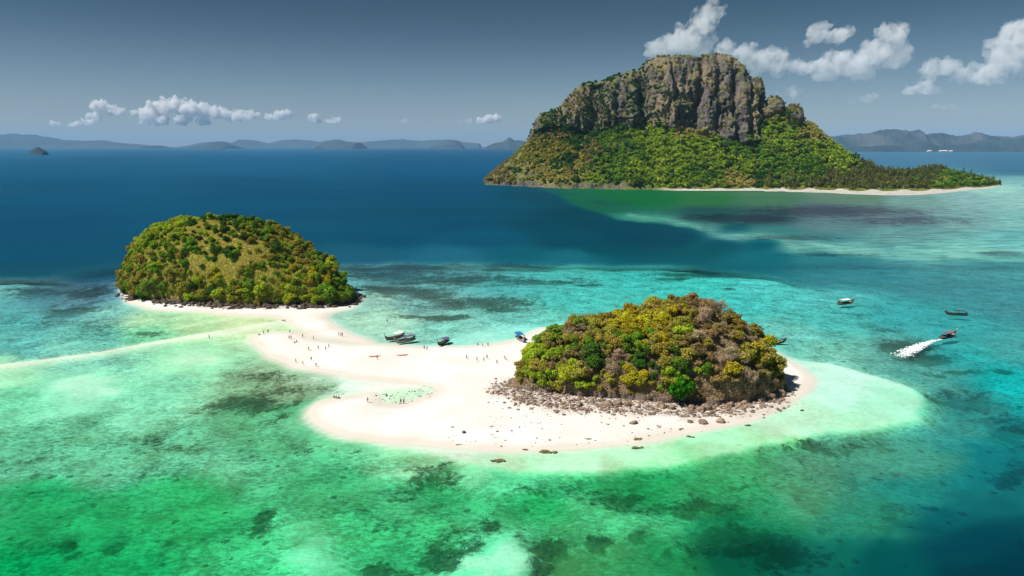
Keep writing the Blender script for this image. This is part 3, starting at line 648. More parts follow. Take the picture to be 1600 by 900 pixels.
# ---- near islet: its trees
RKIND = [(830,570,'lime'),(860,550,'lime'),(845,590,'olive'),(880,600,'lime'),(820,585,'olive'),(870,525,'green'),(900,505,'bare'),(890,545,'brown'),(905,560,'brown'),(920,590,'olive'),(940,575,'lime'),(950,545,'green'),(940,505,'olive'),(960,490,'yellow'),
 (980,515,'yellow'),(965,530,'olive'),(1000,490,'yellow'),(1020,485,'yellow'),(1040,480,'olive'),(1075,470,'brown'),(1060,490,'olive'),(1075,505,'lime'),(1100,485,'brown'),(1130,485,'bare'),(1125,510,'brown'),(1040,525,'olive'),(1045,545,'olive'),(1010,540,'green'),
 (995,575,'yellow'),(985,595,'yellow'),(1010,600,'yellow'),(1035,585,'olive'),(1065,560,'green'),(1065,580,'lime'),(960,590,'brown'),(975,570,'bare'),(1090,555,'brown'),(1110,590,'brown'),(1130,600,'bare'),(1140,545,'bare'),(1120,560,'olive'),(1100,520,'brown'),
 (1150,520,'olive'),(1165,580,'yellow'),(1175,540,'yellow'),(1160,600,'bare'),(1180,560,'olive'),(1190,590,'brown'),(1185,510,'bare'),(1205,570,'olive'),(1210,595,'brown'),(1155,560,'bare'),(925,520,'olive'),(1010,560,'dark'),(945,560,'dark'),(1085,535,'brown')]
rng = np.random.RandomState(3)
mask = (RG[..., 2] > 2.2)
P, I, J = scatter(RG, mask, 9000, 2.6, rng); NEAR = []
for p, i in zip(P, I):
    px, py = proj(p + np.array([0, 0, 3.5])); px, py = float(px), float(py)
    if i > 95 and p[2] < 9: continue                              # the hidden back foot
    kd = kind_at(px, py, RKIND, 20)
    r = (1.5 + 2.5 * random.random() ** 1.7) * (.8 if kd in ('bare', 'brown') else 1); h = random.uniform(1.8, 4.6)
    if p[2] < 4.5: r *= .75; h *= .7
    if 1095 < px < 1200 and py > 530 and random.random() < .15: continue
    side = 'west end' if px < 900 else ('middle' if px < 1080 else 'east end'); lev = 'crest' if py < 520 else ('slope' if py < 580 else 'rocky foot')
    nm = {'bare': 'bare_tree', 'brown': 'dry_tree'}.get(kd, 'broadleaf_tree')
    lab = f'{KCOL[kd]} tree on near islet {lev}, {side}'
    NEAR.append((r, h, p, kd, nm, lab, f'{KCOL[kd]} trees, {lev}, {side} of near islet'))
NEAR.sort(key=lambda b: -b[0])
for (r, h, p, kd, nm, lab, gr) in NEAR[:330]: place_tree(nm, p - np.array([0, 0, .3]), r, h, kd, lab, gr)
mass('thicket', [(p, kd, r, h * .8 - .3, .9) for (r, h, p, kd, nm, lab, gr) in NEAR[330:]], CROWN_LOW, 'thicket of small trees filling the gaps on the near islet')
def on_islet(Gd, px, py):
    gx, gy = proj(Gd[:70]); k = np.argmin((gx - px) ** 2 + (gy - py) ** 2); return Gd[:70].reshape(-1, 3)[k]
place_tree('broadleaf_tree', on_islet(RG, 1058, 622), 5.2, 4.6, 'vivid', 'largest vivid emerald green round tree at the rocky foot of the near islet', None, sq=1.05)
place_tree('broadleaf_tree', on_islet(RG, 1064, 585), 3.2, 3.4, 'green', 'fresh green tree right behind the vivid emerald tree on the near islet', None)
place_tree('broadleaf_tree', on_islet(RG, 982, 535), 3.3, 4.4, 'yellow', 'bright yellow tree standing out high on the front slope of the near islet', None)
place_tree('broadleaf_tree', on_islet(RG, 995, 608), 3.8, 3.8, 'yellow', 'large golden yellow tree low on the front of the near islet', None)

# ---- far islet: bushes
LKIND = [(220,380,'lime'),(250,400,'green'),(270,420,'olive'),(300,410,'dark'),(320,440,'lime'),(345,450,'lime'),(290,445,'olive'),(370,445,'green'),(400,430,'olive'),(430,430,'green'),(455,455,'lime'),(505,455,'green'),(515,440,'green'),(480,440,'yellow'),(500,425,'yellow'),
 (460,400,'green'),(430,395,'olive'),(395,395,'olive'),(380,360,'dark'),(400,355,'dark'),(355,365,'dark'),(340,385,'dark'),(310,375,'dark'),(350,410,'yellow'),(330,430,'yellow'),(440,375,'olive'),(480,405,'olive'),(230,365,'lime'),(260,375,'green'),(240,420,'green'),(285,360,'lime'),(205,410,'olive'),(330,455,'lime'),(300,460,'olive'),(410,460,'lime'),(390,465,'olive'),(425,470,'lime'),(470,470,'lime')]
rng = np.random.RandomState(5); BUSH = []
P, I, J = scatter(LG, (LG[..., 2] > 1.6), 9000, 2.9, rng)
for p, i in zip(P, I):
    if i > 78 and p[2] < 30 or i > 90: continue
    px, py = proj(p + np.array([0, 0, 1.5])); px, py = float(px), float(py)
    grassy = math.exp(-(((px - 370) / 75) ** 2 + ((py - 385) / 32) ** 2)) + math.exp(-(((px - 310) / 45) ** 2 + ((py - 352) / 14) ** 2))
    if random.random() < .60 * grassy: continue
    kd = kind_at(px, py, LKIND, 22)
    if kd == 'dark' and random.random() < .45: kd = 'green'
    low = p[2] < 11
    if kd in ('olive', 'yellow') and random.random() < .25: kd = 'dark' if random.random() < .4 else 'lime'
    r = 1.3 * 2.7 ** random.random() * (1.25 if low else 1.0); h = r * random.uniform(.4, .65)
    lev = 'shore foot' if py > 445 else ('slope' if py > 385 else 'crown'); side = 'west part' if px < 290 else ('middle' if px < 430 else 'east part')
    BUSH.append((r, h, p, kd, lev, side))
BUSH.sort(key=lambda b: -b[0] / b[2][1])
for (r, h, p, kd, lev, side) in BUSH[:290]:
    place_tree('bush', p - np.array([0, 0, .2]), r, h, kd, f'{KCOL[kd]} bush on grassy islet {lev}, {side}', f'{KCOL[kd]} bushes, {lev}, {side} of far islet', cat='bush')
mass('scrub', [(p, kd, r, h - .2, .9) for (r, h, p, kd, lev, side) in BUSH[290:]], CROWN_FAR, 'low scrub between the bushes of the farther grassy islet')
place_tree('broadleaf_tree', on_islet(LG, 512, 468), 5.6, 4.2, 'green', 'large deep green spreading tree at the east foot of the grassy islet', None)
for (x, y) in ((315, 468), (345, 466), (362, 470), (455, 470)):
    place_tree('broadleaf_tree', on_islet(LG, x, y), 3.4, 2.8, 'lime', 'fresh lime tree over the rocks below grassy islet', 'lime trees on the shore foot of the grassy islet')

# grass on the far islet, dry brush under the trees of the near one: uncountable, one object each
def tufts(name, Gd, mask, n, hgt, mat, seed, label):
    rng = np.random.RandomState(seed); P, _, _ = scatter(Gd, mask, n, .05, rng); n = len(P); k = 3
    P = np.repeat(P, k, 0); m = len(P); a = rng.rand(m) * 6.28; w = hgt * .35 * rng.uniform(.6, 1.4, m); lean = rng.normal(size=(m, 2)) * hgt * .5
    d = np.stack([np.cos(a) * w, np.sin(a) * w, np.zeros(m)], 1); tip = np.stack([lean[:, 0], lean[:, 1], hgt * rng.uniform(.5, 1.3, m)], 1)
    V = np.stack([P - d, P + d, P + tip], 1).reshape(-1, 3); V[:, 2] -= .05
    tag(add(name, np_mesh(name, V, np.arange(3 * m).reshape(m, 3), [mat])), label, kind='stuff')
GRASS = leaf_mat('dry_grass', (0.22, 0.23, 0.03), (0.54, 0.45, 0.11))
tufts('grass', LG[:95], (LG[:95, :, 2] > 2.5) * (1 - .6 * l_rock[:95]), 42000, .55, GRASS, 2, 'dry yellow grass covering the farther islet')
tufts('undergrowth', RG[:100], (RG[:100, :, 2] > 2.0) * 1.0, 26000, .7, LEAF['bare'], 4, 'dry brown brush under the trees of the near islet')

# ---- mountain: trees
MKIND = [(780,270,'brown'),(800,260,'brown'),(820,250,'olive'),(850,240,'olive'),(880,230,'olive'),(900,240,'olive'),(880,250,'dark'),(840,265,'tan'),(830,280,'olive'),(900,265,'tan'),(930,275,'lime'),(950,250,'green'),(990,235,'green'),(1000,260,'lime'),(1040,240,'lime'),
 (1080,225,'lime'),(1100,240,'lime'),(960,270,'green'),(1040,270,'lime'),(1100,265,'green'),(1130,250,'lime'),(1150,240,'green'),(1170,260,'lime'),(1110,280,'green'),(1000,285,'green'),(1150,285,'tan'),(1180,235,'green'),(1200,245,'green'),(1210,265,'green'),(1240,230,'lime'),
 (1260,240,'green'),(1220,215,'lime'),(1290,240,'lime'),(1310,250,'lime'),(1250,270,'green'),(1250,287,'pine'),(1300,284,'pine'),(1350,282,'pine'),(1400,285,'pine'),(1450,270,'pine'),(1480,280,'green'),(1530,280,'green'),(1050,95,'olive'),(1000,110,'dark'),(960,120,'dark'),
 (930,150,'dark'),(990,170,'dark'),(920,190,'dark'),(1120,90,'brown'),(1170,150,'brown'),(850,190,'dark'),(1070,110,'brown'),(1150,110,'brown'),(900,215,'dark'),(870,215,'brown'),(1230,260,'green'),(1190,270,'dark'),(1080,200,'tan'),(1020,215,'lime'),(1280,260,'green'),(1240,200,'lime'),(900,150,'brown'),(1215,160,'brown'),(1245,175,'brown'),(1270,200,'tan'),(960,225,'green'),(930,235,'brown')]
mpx, mpy = proj(MG)
gully = np.maximum(np.exp(-((mpx - 932) / 16) ** 2), np.exp(-((mpx - 1000) / 12) ** 2) * .7)
m0 = (mzone == 0) * (msandy < .5) * sstep(3, 6, MG[..., 2]) * np.where(mrock > .5, .22, 1.0)
mN = normals(MG)
westveg = sstep(1000, 930, mpx) * sstep(.42, .56, fbm(MG / np.array([30, 60, 45.]), 3, 123))
m1 = (mzone == 1) * (.008 + .55 * westveg + .8 * np.clip(gully, 0, 1) + .5 * sstep(.72, .9, np.abs(mN[..., 2])))
m1 *= np.where((mpx > 1285) | (mpx < 830), 3, 1)
m2 = (mzone == 2) * 1.0
rng = np.random.RandomState(8)
cand = []
for mk, n, md in ((m0, 9000, 5.6), (m1, 2200, 5.5), (m2, 1500, 6.0)):
    P, I, J = scatter(MG, mk, n, md, rng); cand += [(p, mzone[i, j]) for p, i, j in zip(P, I, J)]
info = []
for p, zn in cand:
    px, py = (float(v) for v in proj(p + np.array([0, 0, 5])))
    flat = px > 1195 and p[2] < 20
    kd = kind_at(px, py, MKIND, 6)
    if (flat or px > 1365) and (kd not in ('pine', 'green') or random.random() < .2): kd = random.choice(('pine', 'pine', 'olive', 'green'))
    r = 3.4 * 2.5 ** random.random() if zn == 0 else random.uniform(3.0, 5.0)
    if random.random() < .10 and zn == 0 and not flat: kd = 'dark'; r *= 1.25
    h = r * .55
    if kd == 'pine':
        r = random.uniform(3.4, 7.0); h = r * random.uniform(.9, 1.7)
        if px > 1425: h *= .75; r *= .85
    info.append((r * (1.6 if kd == 'pine' else 1), p, zn, px, py, kd, r, h))
info.sort(key=lambda t: -t[0] / t[1][1])
nbig = 300
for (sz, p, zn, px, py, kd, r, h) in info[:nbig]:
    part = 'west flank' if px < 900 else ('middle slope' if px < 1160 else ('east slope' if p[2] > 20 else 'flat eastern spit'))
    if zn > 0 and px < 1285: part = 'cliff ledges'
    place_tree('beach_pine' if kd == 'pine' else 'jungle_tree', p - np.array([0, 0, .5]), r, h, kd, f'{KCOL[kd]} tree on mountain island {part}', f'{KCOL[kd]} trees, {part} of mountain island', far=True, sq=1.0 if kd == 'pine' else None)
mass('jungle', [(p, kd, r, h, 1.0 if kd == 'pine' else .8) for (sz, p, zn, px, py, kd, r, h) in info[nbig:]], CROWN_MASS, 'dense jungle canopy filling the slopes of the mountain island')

# label every tree by its place in its cluster, counted along the shore, wherever the cluster is small enough to count
clusters = {}
for o in COL.objects:
    if o.get('category') in ('tree', 'bush') and o.get('group'): clusters.setdefault(o['label'], []).append(o)
def nth(k): return f"{k}{'th' if 10 <= k % 100 <= 20 else {1: 'st', 2: 'nd', 3: 'rd'}.get(k % 10, 'th')}"
for lab, obs in clusters.items():
    if 1 < len(obs) <= 60:
        obs.sort(key=lambda o: o.location.x / o.location.y)
        for k, o in enumerate(obs): o['label'] = f'{lab}, {nth(k + 1)} of {len(obs)} from left'

# ------------------------------------------------------------------ boulders and rubble
def rock_mat():
    t = NT('shore_rock'); p = t.pos(); n = t.noise(1.1, 7, .7, p); b = t.noise(.35, 4, .6, p)
    c = t.mix(t.ramp(n, .32, .68), (0.11, 0.08, 0.062), (0.36, 0.265, 0.195)); c = t.mix(t.math('MULTIPLY', t.ramp(b, .5, .7), .6), c, (0.42, 0.31, 0.215))
    return t.surf(t.n('ShaderNodeBsdfDiffuse', {'Color': c, 'Normal': t.bump(n, .35, .8)}))
ROCK = rock_mat(); ROCKD = paint('dark_shore_rock', (0.075, 0.055, 0.045), .9, .55, .6)
WEED = paint('dry_weed', (0.16, 0.13, 0.05), .95, .4, 2)
def ico(sub):
    bm = bmesh.new(); bmesh.ops.create_icosphere(bm, subdivisions=sub, radius=1); V = np.array([v.co[:] for v in bm.verts]); Fq = np.array([[v.index for v in f.verts] for f in bm.faces]); bm.free(); return V, Fq
I1, I2 = ico(1), ico(3)
def boulder_mesh(seed):
    V, Fq = I2; V = V * (1 + 1.1 * (fbm(V * 1.1 + seed * 9.1, 4, seed)[:, None] - .5)); q = np.round(V * 2.3) / 2.3; V = V * .55 + q * .45
    V = V * np.array([1, .8, .7]); V[:, 2] = np.where(V[:, 2] < -.45, -.45 + (V[:, 2] + .45) * .3, V[:, 2])
    return np_mesh('boulder', V, Fq, [ROCK])
BOULD = [boulder_mesh(i) for i in range(7)]
def ground2(px, py):
    p = G(px, py, .6); z = ground_at(p[0], p[1]); p = G(px, py, max(z, 0)); return np.array([p[0], p[1], ground_at(p[0], p[1])])
BL = [(725, 676, .7, 'lone small dark stone on the clean white sand of the southern lobe'),
 (990, 662, 1.1, 'flat pinkish boulder on sand below the middle of the rubble'), (1078, 660, 1.1, 'low boulder leftmost of the three on the sand east of the middle'), (1098, 661, 1.7, 'wide boulder middle one of the three on the sand'), (1126, 660, 1.6, 'upright boulder rightmost of the three on the sand near the east end'),
 (1104, 638, 2.4, 'big round boulder at the foot of the near islet beside deep shade'), (1094, 641, 1.7, 'boulder leaning in front of the big round boulder'), (1082, 638, 1.5, 'boulder between the emerald tree and the big round boulder'), (1112, 646, 1.1, 'low boulder just seaward of the big round boulder'),
 (1203, 622, 2.6, 'large pale boulder at the east point of the near islet'), (1217, 617, 2.8, 'dark jagged boulder forming the eastern tip of the near islet'), (1187, 625, 2.3, 'undercut boulder west of the large pale boulder at the east point'), (1163, 630, 1.5, 'boulder in shade under the eastern overhang'), (1172, 636, 1.4, 'brown boulder at the seaward rubble edge near the east point'),
 (1155, 634, 1.4, 'grey boulder on the rubble south of the overhang'), (1142, 634, 1.9, 'rounded boulder below the bare trees of the east slope'), (965, 632, 1.6, 'pale cream boulder highest on the rubble front'), (950, 633, 1.6, 'pale flat boulder west of the cream boulder'), (980, 633, 1.4, 'pale boulder east of the cream boulder'),
 (1035, 636, 1.6, 'brown boulder on the rubble left of the emerald tree'), (1050, 638, 1.3, 'small boulder directly below the emerald tree'), (905, 634, 1.2, 'small boulder on the western rubble front'), (1072, 634, 1.4, 'boulder half hidden by the emerald tree'), (925, 630, 1.1, 'grey stone on the rubble below the olive trees'),
 (193, 444, 2.6, 'black rock off the western tip of the grassy islet'), (202, 441, 3.0, 'dark rock joining the western cliff of the grassy islet'), (241, 473, 1.5, 'dark boulder alone on the white beach of the grassy islet'), (258, 479, .9, 'small dark stone east of the lone boulder on that beach'), (232, 459, 1.6, 'slab of dark rock at the back of the western beach'),
 (468, 483, 1.2, 'dark rock at the eastern end of the white beach below grassy islet')]
for k, (x, y, r, lab) in enumerate(BL):
    r *= .8 if 1060 < x < 1220 else 1
    p = ground2(x, y); add_o = add('boulder', BOULD[k % 7], None, p + np.array([0, 0, r * .22]), (random.uniform(-.2, .2), random.uniform(-.2, .2), random.random() * 6.28), r)
    tag(add_o, lab, 'boulder', 'boulders on the shores')
    if x < 500: add_o.material_slots[0].link = 'OBJECT'; add_o.material_slots[0].material = ROCKD
def rubble(name, px_poly, n, smin, smax, seed, label, mat=None):
    rng = np.random.RandomState(seed); poly = px_poly; lo, hi = poly.min(0), poly.max(0)
    C = rng.uniform(lo, hi, (n * 3, 2)); s = sdist(C[:, 0], C[:, 1], poly); keep = rng.rand(len(C)) < np.where(s < 0, 1, np.exp(-s / 2.2) * .55); C = C[keep][:n]; n = len(C)
    Z, _ = land_z(C[:, 0][None], C[:, 1][None]); Z = Z[0]
    V0, F0 = I1; k = len(V0); sz = smin + (smax - smin) * rng.rand(n) ** 5
    V = V0[None] * (1 + .55 * (rng.rand(n, k, 1) - .5)) * (sz[:, None] * np.stack([rng.uniform(.8, 1.5, n), rng.uniform(.7, 1.2, n), rng.uniform(.45, .9, n)], 1))[:, None]
    V = V + np.stack([C[:, 0], C[:, 1], Z + sz * .15], 1)[:, None]
    tag(add(name, np_mesh(name, V, (F0[None] + (np.arange(n) * k)[:, None, None]).reshape(-1, 3), [mat or ROCK])), label, kind='stuff')
rubble('rubble', RUB, 12000, .07, .75, 1, 'brown broken rock and rubble skirting the near islet')
rubble('rubble', RUBL, 6500, .14, 1.9, 2, 'dark broken rock along the foot of the farther grassy islet', ROCKD)
rubble('stones', gpoly([(585, 616), (600, 631), (640, 629), (685, 612), (670, 603), (640, 610)], 0), 170, .12, .38, 3, 'scattered small stones round the tidal pool in the sand')
rubble('stones', gpoly([(690, 684), (740, 693), (860, 700), (1000, 690), (1150, 660), (1060, 655), (900, 648), (800, 650)], 0), 420, .06, .40, 4, 'scattered pebbles on the white sand before the rubble')
def weed_mesh(seed):
    rng = np.random.RandomState(seed); n = 75; parts = []; c0 = np.stack([rng.uniform(-.85, .85, 7), rng.uniform(-.3, .3, 7), np.zeros(7)], 1)
    for i in range(n):
        a = rng.rand() * 6.28; rr = rng.rand() ** .6; c = c0[i % 7] + np.array([math.cos(a) * rr, math.sin(a) * rr * .5, 0]) * .34; V, Fq = I1
        parts.append((V * rng.uniform(.05, .17) * np.array([1.5, 1.1, .6]) * (1 + .5 * (rng.rand(len(V), 1) - .5)) + c + np.array([0, 0, .03]), Fq))
    V, Fq = join(parts); return np_mesh('weed_mat', V, Fq, [WEED])
WM = [weed_mesh(i) for i in range(3)]
for k, (x, y, r, lab) in enumerate([(820, 703, 1.2, 'small olive weed patch west of the large one on wet sand'), (860, 706, 2.6, 'largest ragged dark weed patch at the edge of the southern sand'), (782, 719, 2.3, 'olive weed patch in the shallow water off the southern lobe'), (996, 687, 2.0, 'dark weed patch upper one of a pair below the rubble'),
      (998, 699, 1.8, 'green-brown weed patch lower one of a pair below the rubble'), (921, 686, 1.2, 'pale weed patch on the sand west of the pair'), (1064, 671, 1.3, 'brown weed patch on sand below the three boulders'), (1080, 682, 1.2, 'weed patch at the waterline south of the three boulders'), (1170, 664, 1.2, 'weed patch in the shallows near the east point'), (1253, 641, 1.1, 'small weed patch on the drowned sand east of the near islet'), (718, 695, .9, 'thin weed patch on the southern sand below the lone stone')]):
    p = ground2(x, y); tag(add('weed_patch', WM[k % 3], None, (p[0], p[1], max(p[2], .0) + .02), (0, 0, random.uniform(-.4, .4)), (r, r, r * .6)), lab, 'weed patch', 'weed patches on the southern shore')

# ------------------------------------------------------------------ long-tailed boats
MB = {k: paint('boat_' + k, c, r) for k, c, r in (('wood', (0.15, 0.11, 0.085), .7), ('dark', (0.035, 0.03, 0.032), .55), ('grey', (0.27, 0.25, 0.235), .6), ('deck', (0.34, 0.27, 0.21), .75), ('white', (0.78, 0.77, 0.74), .6), ('violet', (0.13, 0.125, 0.23), .6), ('blue', (0.02, 0.16, 0.42), .55),
      ('rust', (0.22, 0.075, 0.045), .6), ('metal', (0.10, 0.10, 0.11), .4), ('trim', (0.55, 0.50, 0.44), .6), ('slate', (0.06, 0.065, 0.085), .6), ('plum', (0.20, 0.15, 0.19), .6))}
RIB = [paint('ribbon_pink', (0.75, 0.12, 0.25), .8), paint('ribbon_green', (0.10, 0.45, 0.15), .8), paint('ribbon_yellow', (0.8, 0.6, 0.06), .8)]
def bmesh_boxes(name, boxes, mat, bev=.0):
    bm = bmesh.new()
    for (c, s, rz, ry) in boxes:
        M = Matrix.Translation(c) @ Matrix.Rotation(rz, 4, 'Z') @ Matrix.Rotation(ry, 4, 'Y') @ Matrix.Diagonal((*s, 1)); bmesh.ops.create_cube(bm, size=1, matrix=M)
    if bev: bmesh.ops.bevel(bm, geom=bm.edges[:], offset=bev, segments=1, affect='EDGES')
    me = bpy.data.meshes.new(name); bm.to_mesh(me); bm.free(); me.materials.append(mat); return me
def hull_section(s, off=0.0):
    """s 0 = stern .. 1 = bow; returns half width, sheer z, keel z, x"""
    w = 0.98 * (math.sin(math.pi * (0.16 + 0.84 * (1 - s)) ** 1.0 * .62) ** .75) if s > .02 else .62
    w = np.interp(s, [0, .12, .35, .6, .8, .92, 1.0], [.62, .82, .98, .90, .58, .26, .06])
    sh = np.interp(s, [0, .2, .5, .75, .9, 1.0], [.98, .86, .84, 1.05, 1.55, 2.1]); ke = np.interp(s, [0, .2, .7, .88, .96, 1.0], [.22, .05, .02, .22, .75, 1.45])
    return max(w - off, .015), sh, ke + off, -5 + 10.2 * s
def hull_shell():
    S = np.linspace(0, 1, 29); k = 7; rows = []
    for s in S:
        w, sh, ke, x = hull_section(s); o = []
        for a in np.linspace(-1, 1, 2 * k + 1):
            q = abs(a); y = math.copysign(w * q ** .55, a) if a else 0; z = ke + (sh - ke) * q ** 1.9; o.append((x, y, z))
        wi = max(w - .06, .008)
        for a in np.linspace(1, -1, 2 * k + 1):
            q = abs(a); y = math.copysign(wi * q ** .55, a) if a else 0; zf = ke + .32; z = min(sh, max(zf, ke + .06 + (sh - ke - .06) * q ** 1.9)); o.append((x, y, z + (0.0 if q < 1 else .0)))
        rows.append(o)
    V = np.array(rows); nr, nc = V.shape[:2]; i = np.arange(nr * nc).reshape(nr, nc); j = np.roll(i, -1, 1)
    Fq = np.stack([i[:-1], j[:-1], j[1:], i[1:]], -1).reshape(-1, 4)
    caps = [list(i[0]), list(i[-1][::-1])]
    return V.reshape(-1, 3), Fq, caps
HV, HF, HC = hull_shell()
def hull_me(mat):
    me = bpy.data.meshes.new('hull'); me.from_pydata([tuple(v) for v in HV], [], [tuple(f) for f in HF]); me.materials.append(mat); me.update()
    bm = bmesh.new(); bm.from_mesh(me); bmesh.ops.holes_fill(bm, edges=[e for e in bm.edges if e.is_boundary], sides=0); bmesh.ops.recalc_face_normals(bm, faces=bm.faces); bm.to_mesh(me); bm.free()
    return me
def rail_me(mat):
    parts = []
    for sd_ in (-1, 1):
        pts = []
        for s in np.linspace(0, .99, 22):
            w, sh, ke, x = hull_section(s); pts.append((x, sd_ * w, sh + .03))
        parts.append(tube(pts, [.055] * 22, 5))
    V, Fq = join(parts); return np_mesh('gunwale', V, Fq, [mat], smooth=True)
def roof_me(x0, x1, mat, zc=2.1, hw=1.05):
    nx, ny = 9, 9; V = []
    for i in range(nx):
        for j in range(ny):
            a = -1 + 2 * j / (ny - 1); V.append((x0 + (x1 - x0) * i / (nx - 1), hw * a, zc + .22 * math.cos(a * 1.35) + .03 * math.sin(i * 1.9)))
    V = np.array(V); Vb = V - np.array([0, 0, .05]); Fq = grid_faces(nx, ny); n = nx * ny
    idx = np.arange(n).reshape(nx, ny); rim = list(idx[0]) + list(idx[1:, -1]) + list(idx[-1, :-1][::-1]) + list(idx[1:-1, 0][::-1])
    side = [(rim[k], rim[(k + 1) % len(rim)], rim[(k + 1) % len(rim)] + n, rim[k] + n) for k in range(len(rim))]
    return np_mesh('canopy', np.concatenate([V, Vb]), np.concatenate([Fq, Fq[:, ::-1] + n, np.array(side)]), [mat])
def make_boat(loc, yaw, hull, canopy, label, group, roof=(-3.7, 1.5), shaft=True, pitch=0.0, scale=1.0, rail='wood'):
    o = bpy.data.objects.new('longtail_boat', None); COL.objects.link(o); o.location = tuple(loc); o.rotation_euler = (0, pitch, yaw); o.scale = (scale, scale * 1.3, scale * 1.2)
    tag(o, label, 'boat', group)
    h = add('hull', hull_me(MB[hull]), o); add('gunwale', rail_me(MB[rail]), h)
    V, Fq = tube([(4.9, 0, 1.5), (5.25, 0, 2.1), (5.45, 0, 2.75), (5.5, 0, 3.25)], [.13, .12, .10, .07], 6); pr = add('prow_post', np_mesh('prow_post', V, Fq, [MB['wood']], smooth=True), o)
    for q in range(3):
        z = 2.15 + q * .2; V, Fq = tube([(5.28 + q * .06, 0, z), (5.33 + q * .06, 0, z + .16)], [.17, .16], 8); add('ribbon', np_mesh('ribbon', V, Fq, [RIB[q]]), pr)
    add('deck', bmesh_boxes('deck', [((3.3, 0, .98), (1.5, .95, .05), 0, -.22), ((-4.45, 0, .78), (.9, 1.1, .05), 0, 0)], MB['deck']), o)
    for x in (-2.6, -1.4, -.2, 1.0, 2.0): add('bench', bmesh_boxes('bench', [((x, 0, .66), (.32, 1.62 if x < 1.5 else 1.3, .05), 0, 0)], MB['deck']), o)
    x0, x1 = roof
    add('canopy', roof_me(x0, x1, MB[canopy]), o)
    for x in (x0 + .15, (x0 + x1) / 2, x1 - .15):
        for sgn in (-1, 1):
            V, Fq = tube([(x, sgn * .80, .8), (x, sgn * .82, 2.22)], [.035, .03], 4); add('post', np_mesh('post', V, Fq, [MB['wood']]), o)
    e = add('engine', bmesh_boxes('engine', [((-4.55, 0, 1.35), (.85, .5, .5), 0, .1), ((-4.3, 0, 1.68), (.4, .36, .25), 0, 0), ((-4.75, .1, 1.72), (.2, .2, .3), 0, 0)], MB['metal'], .04), o)
    V, Fq = tube([(-4.6, 0, .8), (-4.6, 0, 1.2)], [.09, .07], 6); add('engine_pivot', np_mesh('engine_pivot', V, Fq, [MB['metal']]), e)
    V, Fq = tube([(-4.9, 0, 1.3), (-6.6, .1, 1.1 if shaft != 'down' else .7), (-8.6, .2, .95 if shaft != 'down' else .1)], [.06, .045, .04], 5); sh = add('propeller_shaft', np_mesh('propeller_shaft', V, Fq, [MB['metal']]), o)
    add('propeller', bmesh_boxes('propeller', [((-8.6, .2, .95 if shaft != 'down' else .1), (.05, .42, .12), 0, .4), ((-8.6, .2, .95 if shaft != 'down' else .1), (.05, .12, .42), .4, 0)], MB['metal']), sh)
    V, Fq = tube([(-4.3, 0, 1.5), (-3.6, -.1, 1.65)], [.03, .025], 4); add('tiller', np_mesh('tiller', V, Fq, [MB['metal']]), e)
    return o
def boat_from(bow, stern, hull, canopy, label, group, z=None, **kw):
    b = G(*bow); s = G(*stern); d = b - s; L = math.hypot(d[0], d[1]); m = (b + s) / 2; yaw = math.atan2(d[1], d[0])
    scl = float(np.clip(L / 10.2, .85, 1.12)); zz = z if z is not None else -.30
    return make_boat((m[0], m[1], zz), yaw, hull, canopy, label, group, scale=scl, **kw), m, yaw
gb = 'longtail boats moored on the sandbar'
boat_from((602, 534), (632, 526), 'wood', 'white', 'brown longtail boat with white awning, leftmost of the beached pair', gb, z=-.08, pitch=-.02)
boat_from((618, 539), (649, 531), 'grey', 'violet', 'grey longtail boat with violet-blue canopy beside the white-awning boat', gb, z=-.04, pitch=-.02)
boat_from((684, 542), (701, 533), 'dark', 'violet', 'dark longtail boat with violet canopy moored alone on the beach middle', gb, z=-.08, pitch=-.02)
boat_from((819, 538), (807, 526.5), 'grey', 'blue', 'pale longtail boat with bright blue canopy next to the near islet trees', gb, z=-.06, pitch=-.02)
boat_from((1228, 535), (1195, 537), 'dark', 'slate', 'dark longtail boat half hidden behind the near islet', None, roof=(-3.3, .2))
gs = 'longtail boats out on the open water'
b6, m6, y6 = boat_from((1338, 473), (1304, 477), 'rust', 'white', 'red-brown longtail boat with white canopy, farthest out on the water', gs)
b7, m7, y7 = boat_from((1476, 491), (1512, 493), 'dark', 'slate', 'black longtail boat with dark canopy heading left, thin wake behind', gs, shaft='down')
b8, m8, y8 = boat_from((1494, 524.5), (1469, 530), 'dark', 'plum', 'dark longtail boat with plum canopy turning ahead of broad white wake', gs, shaft='down')

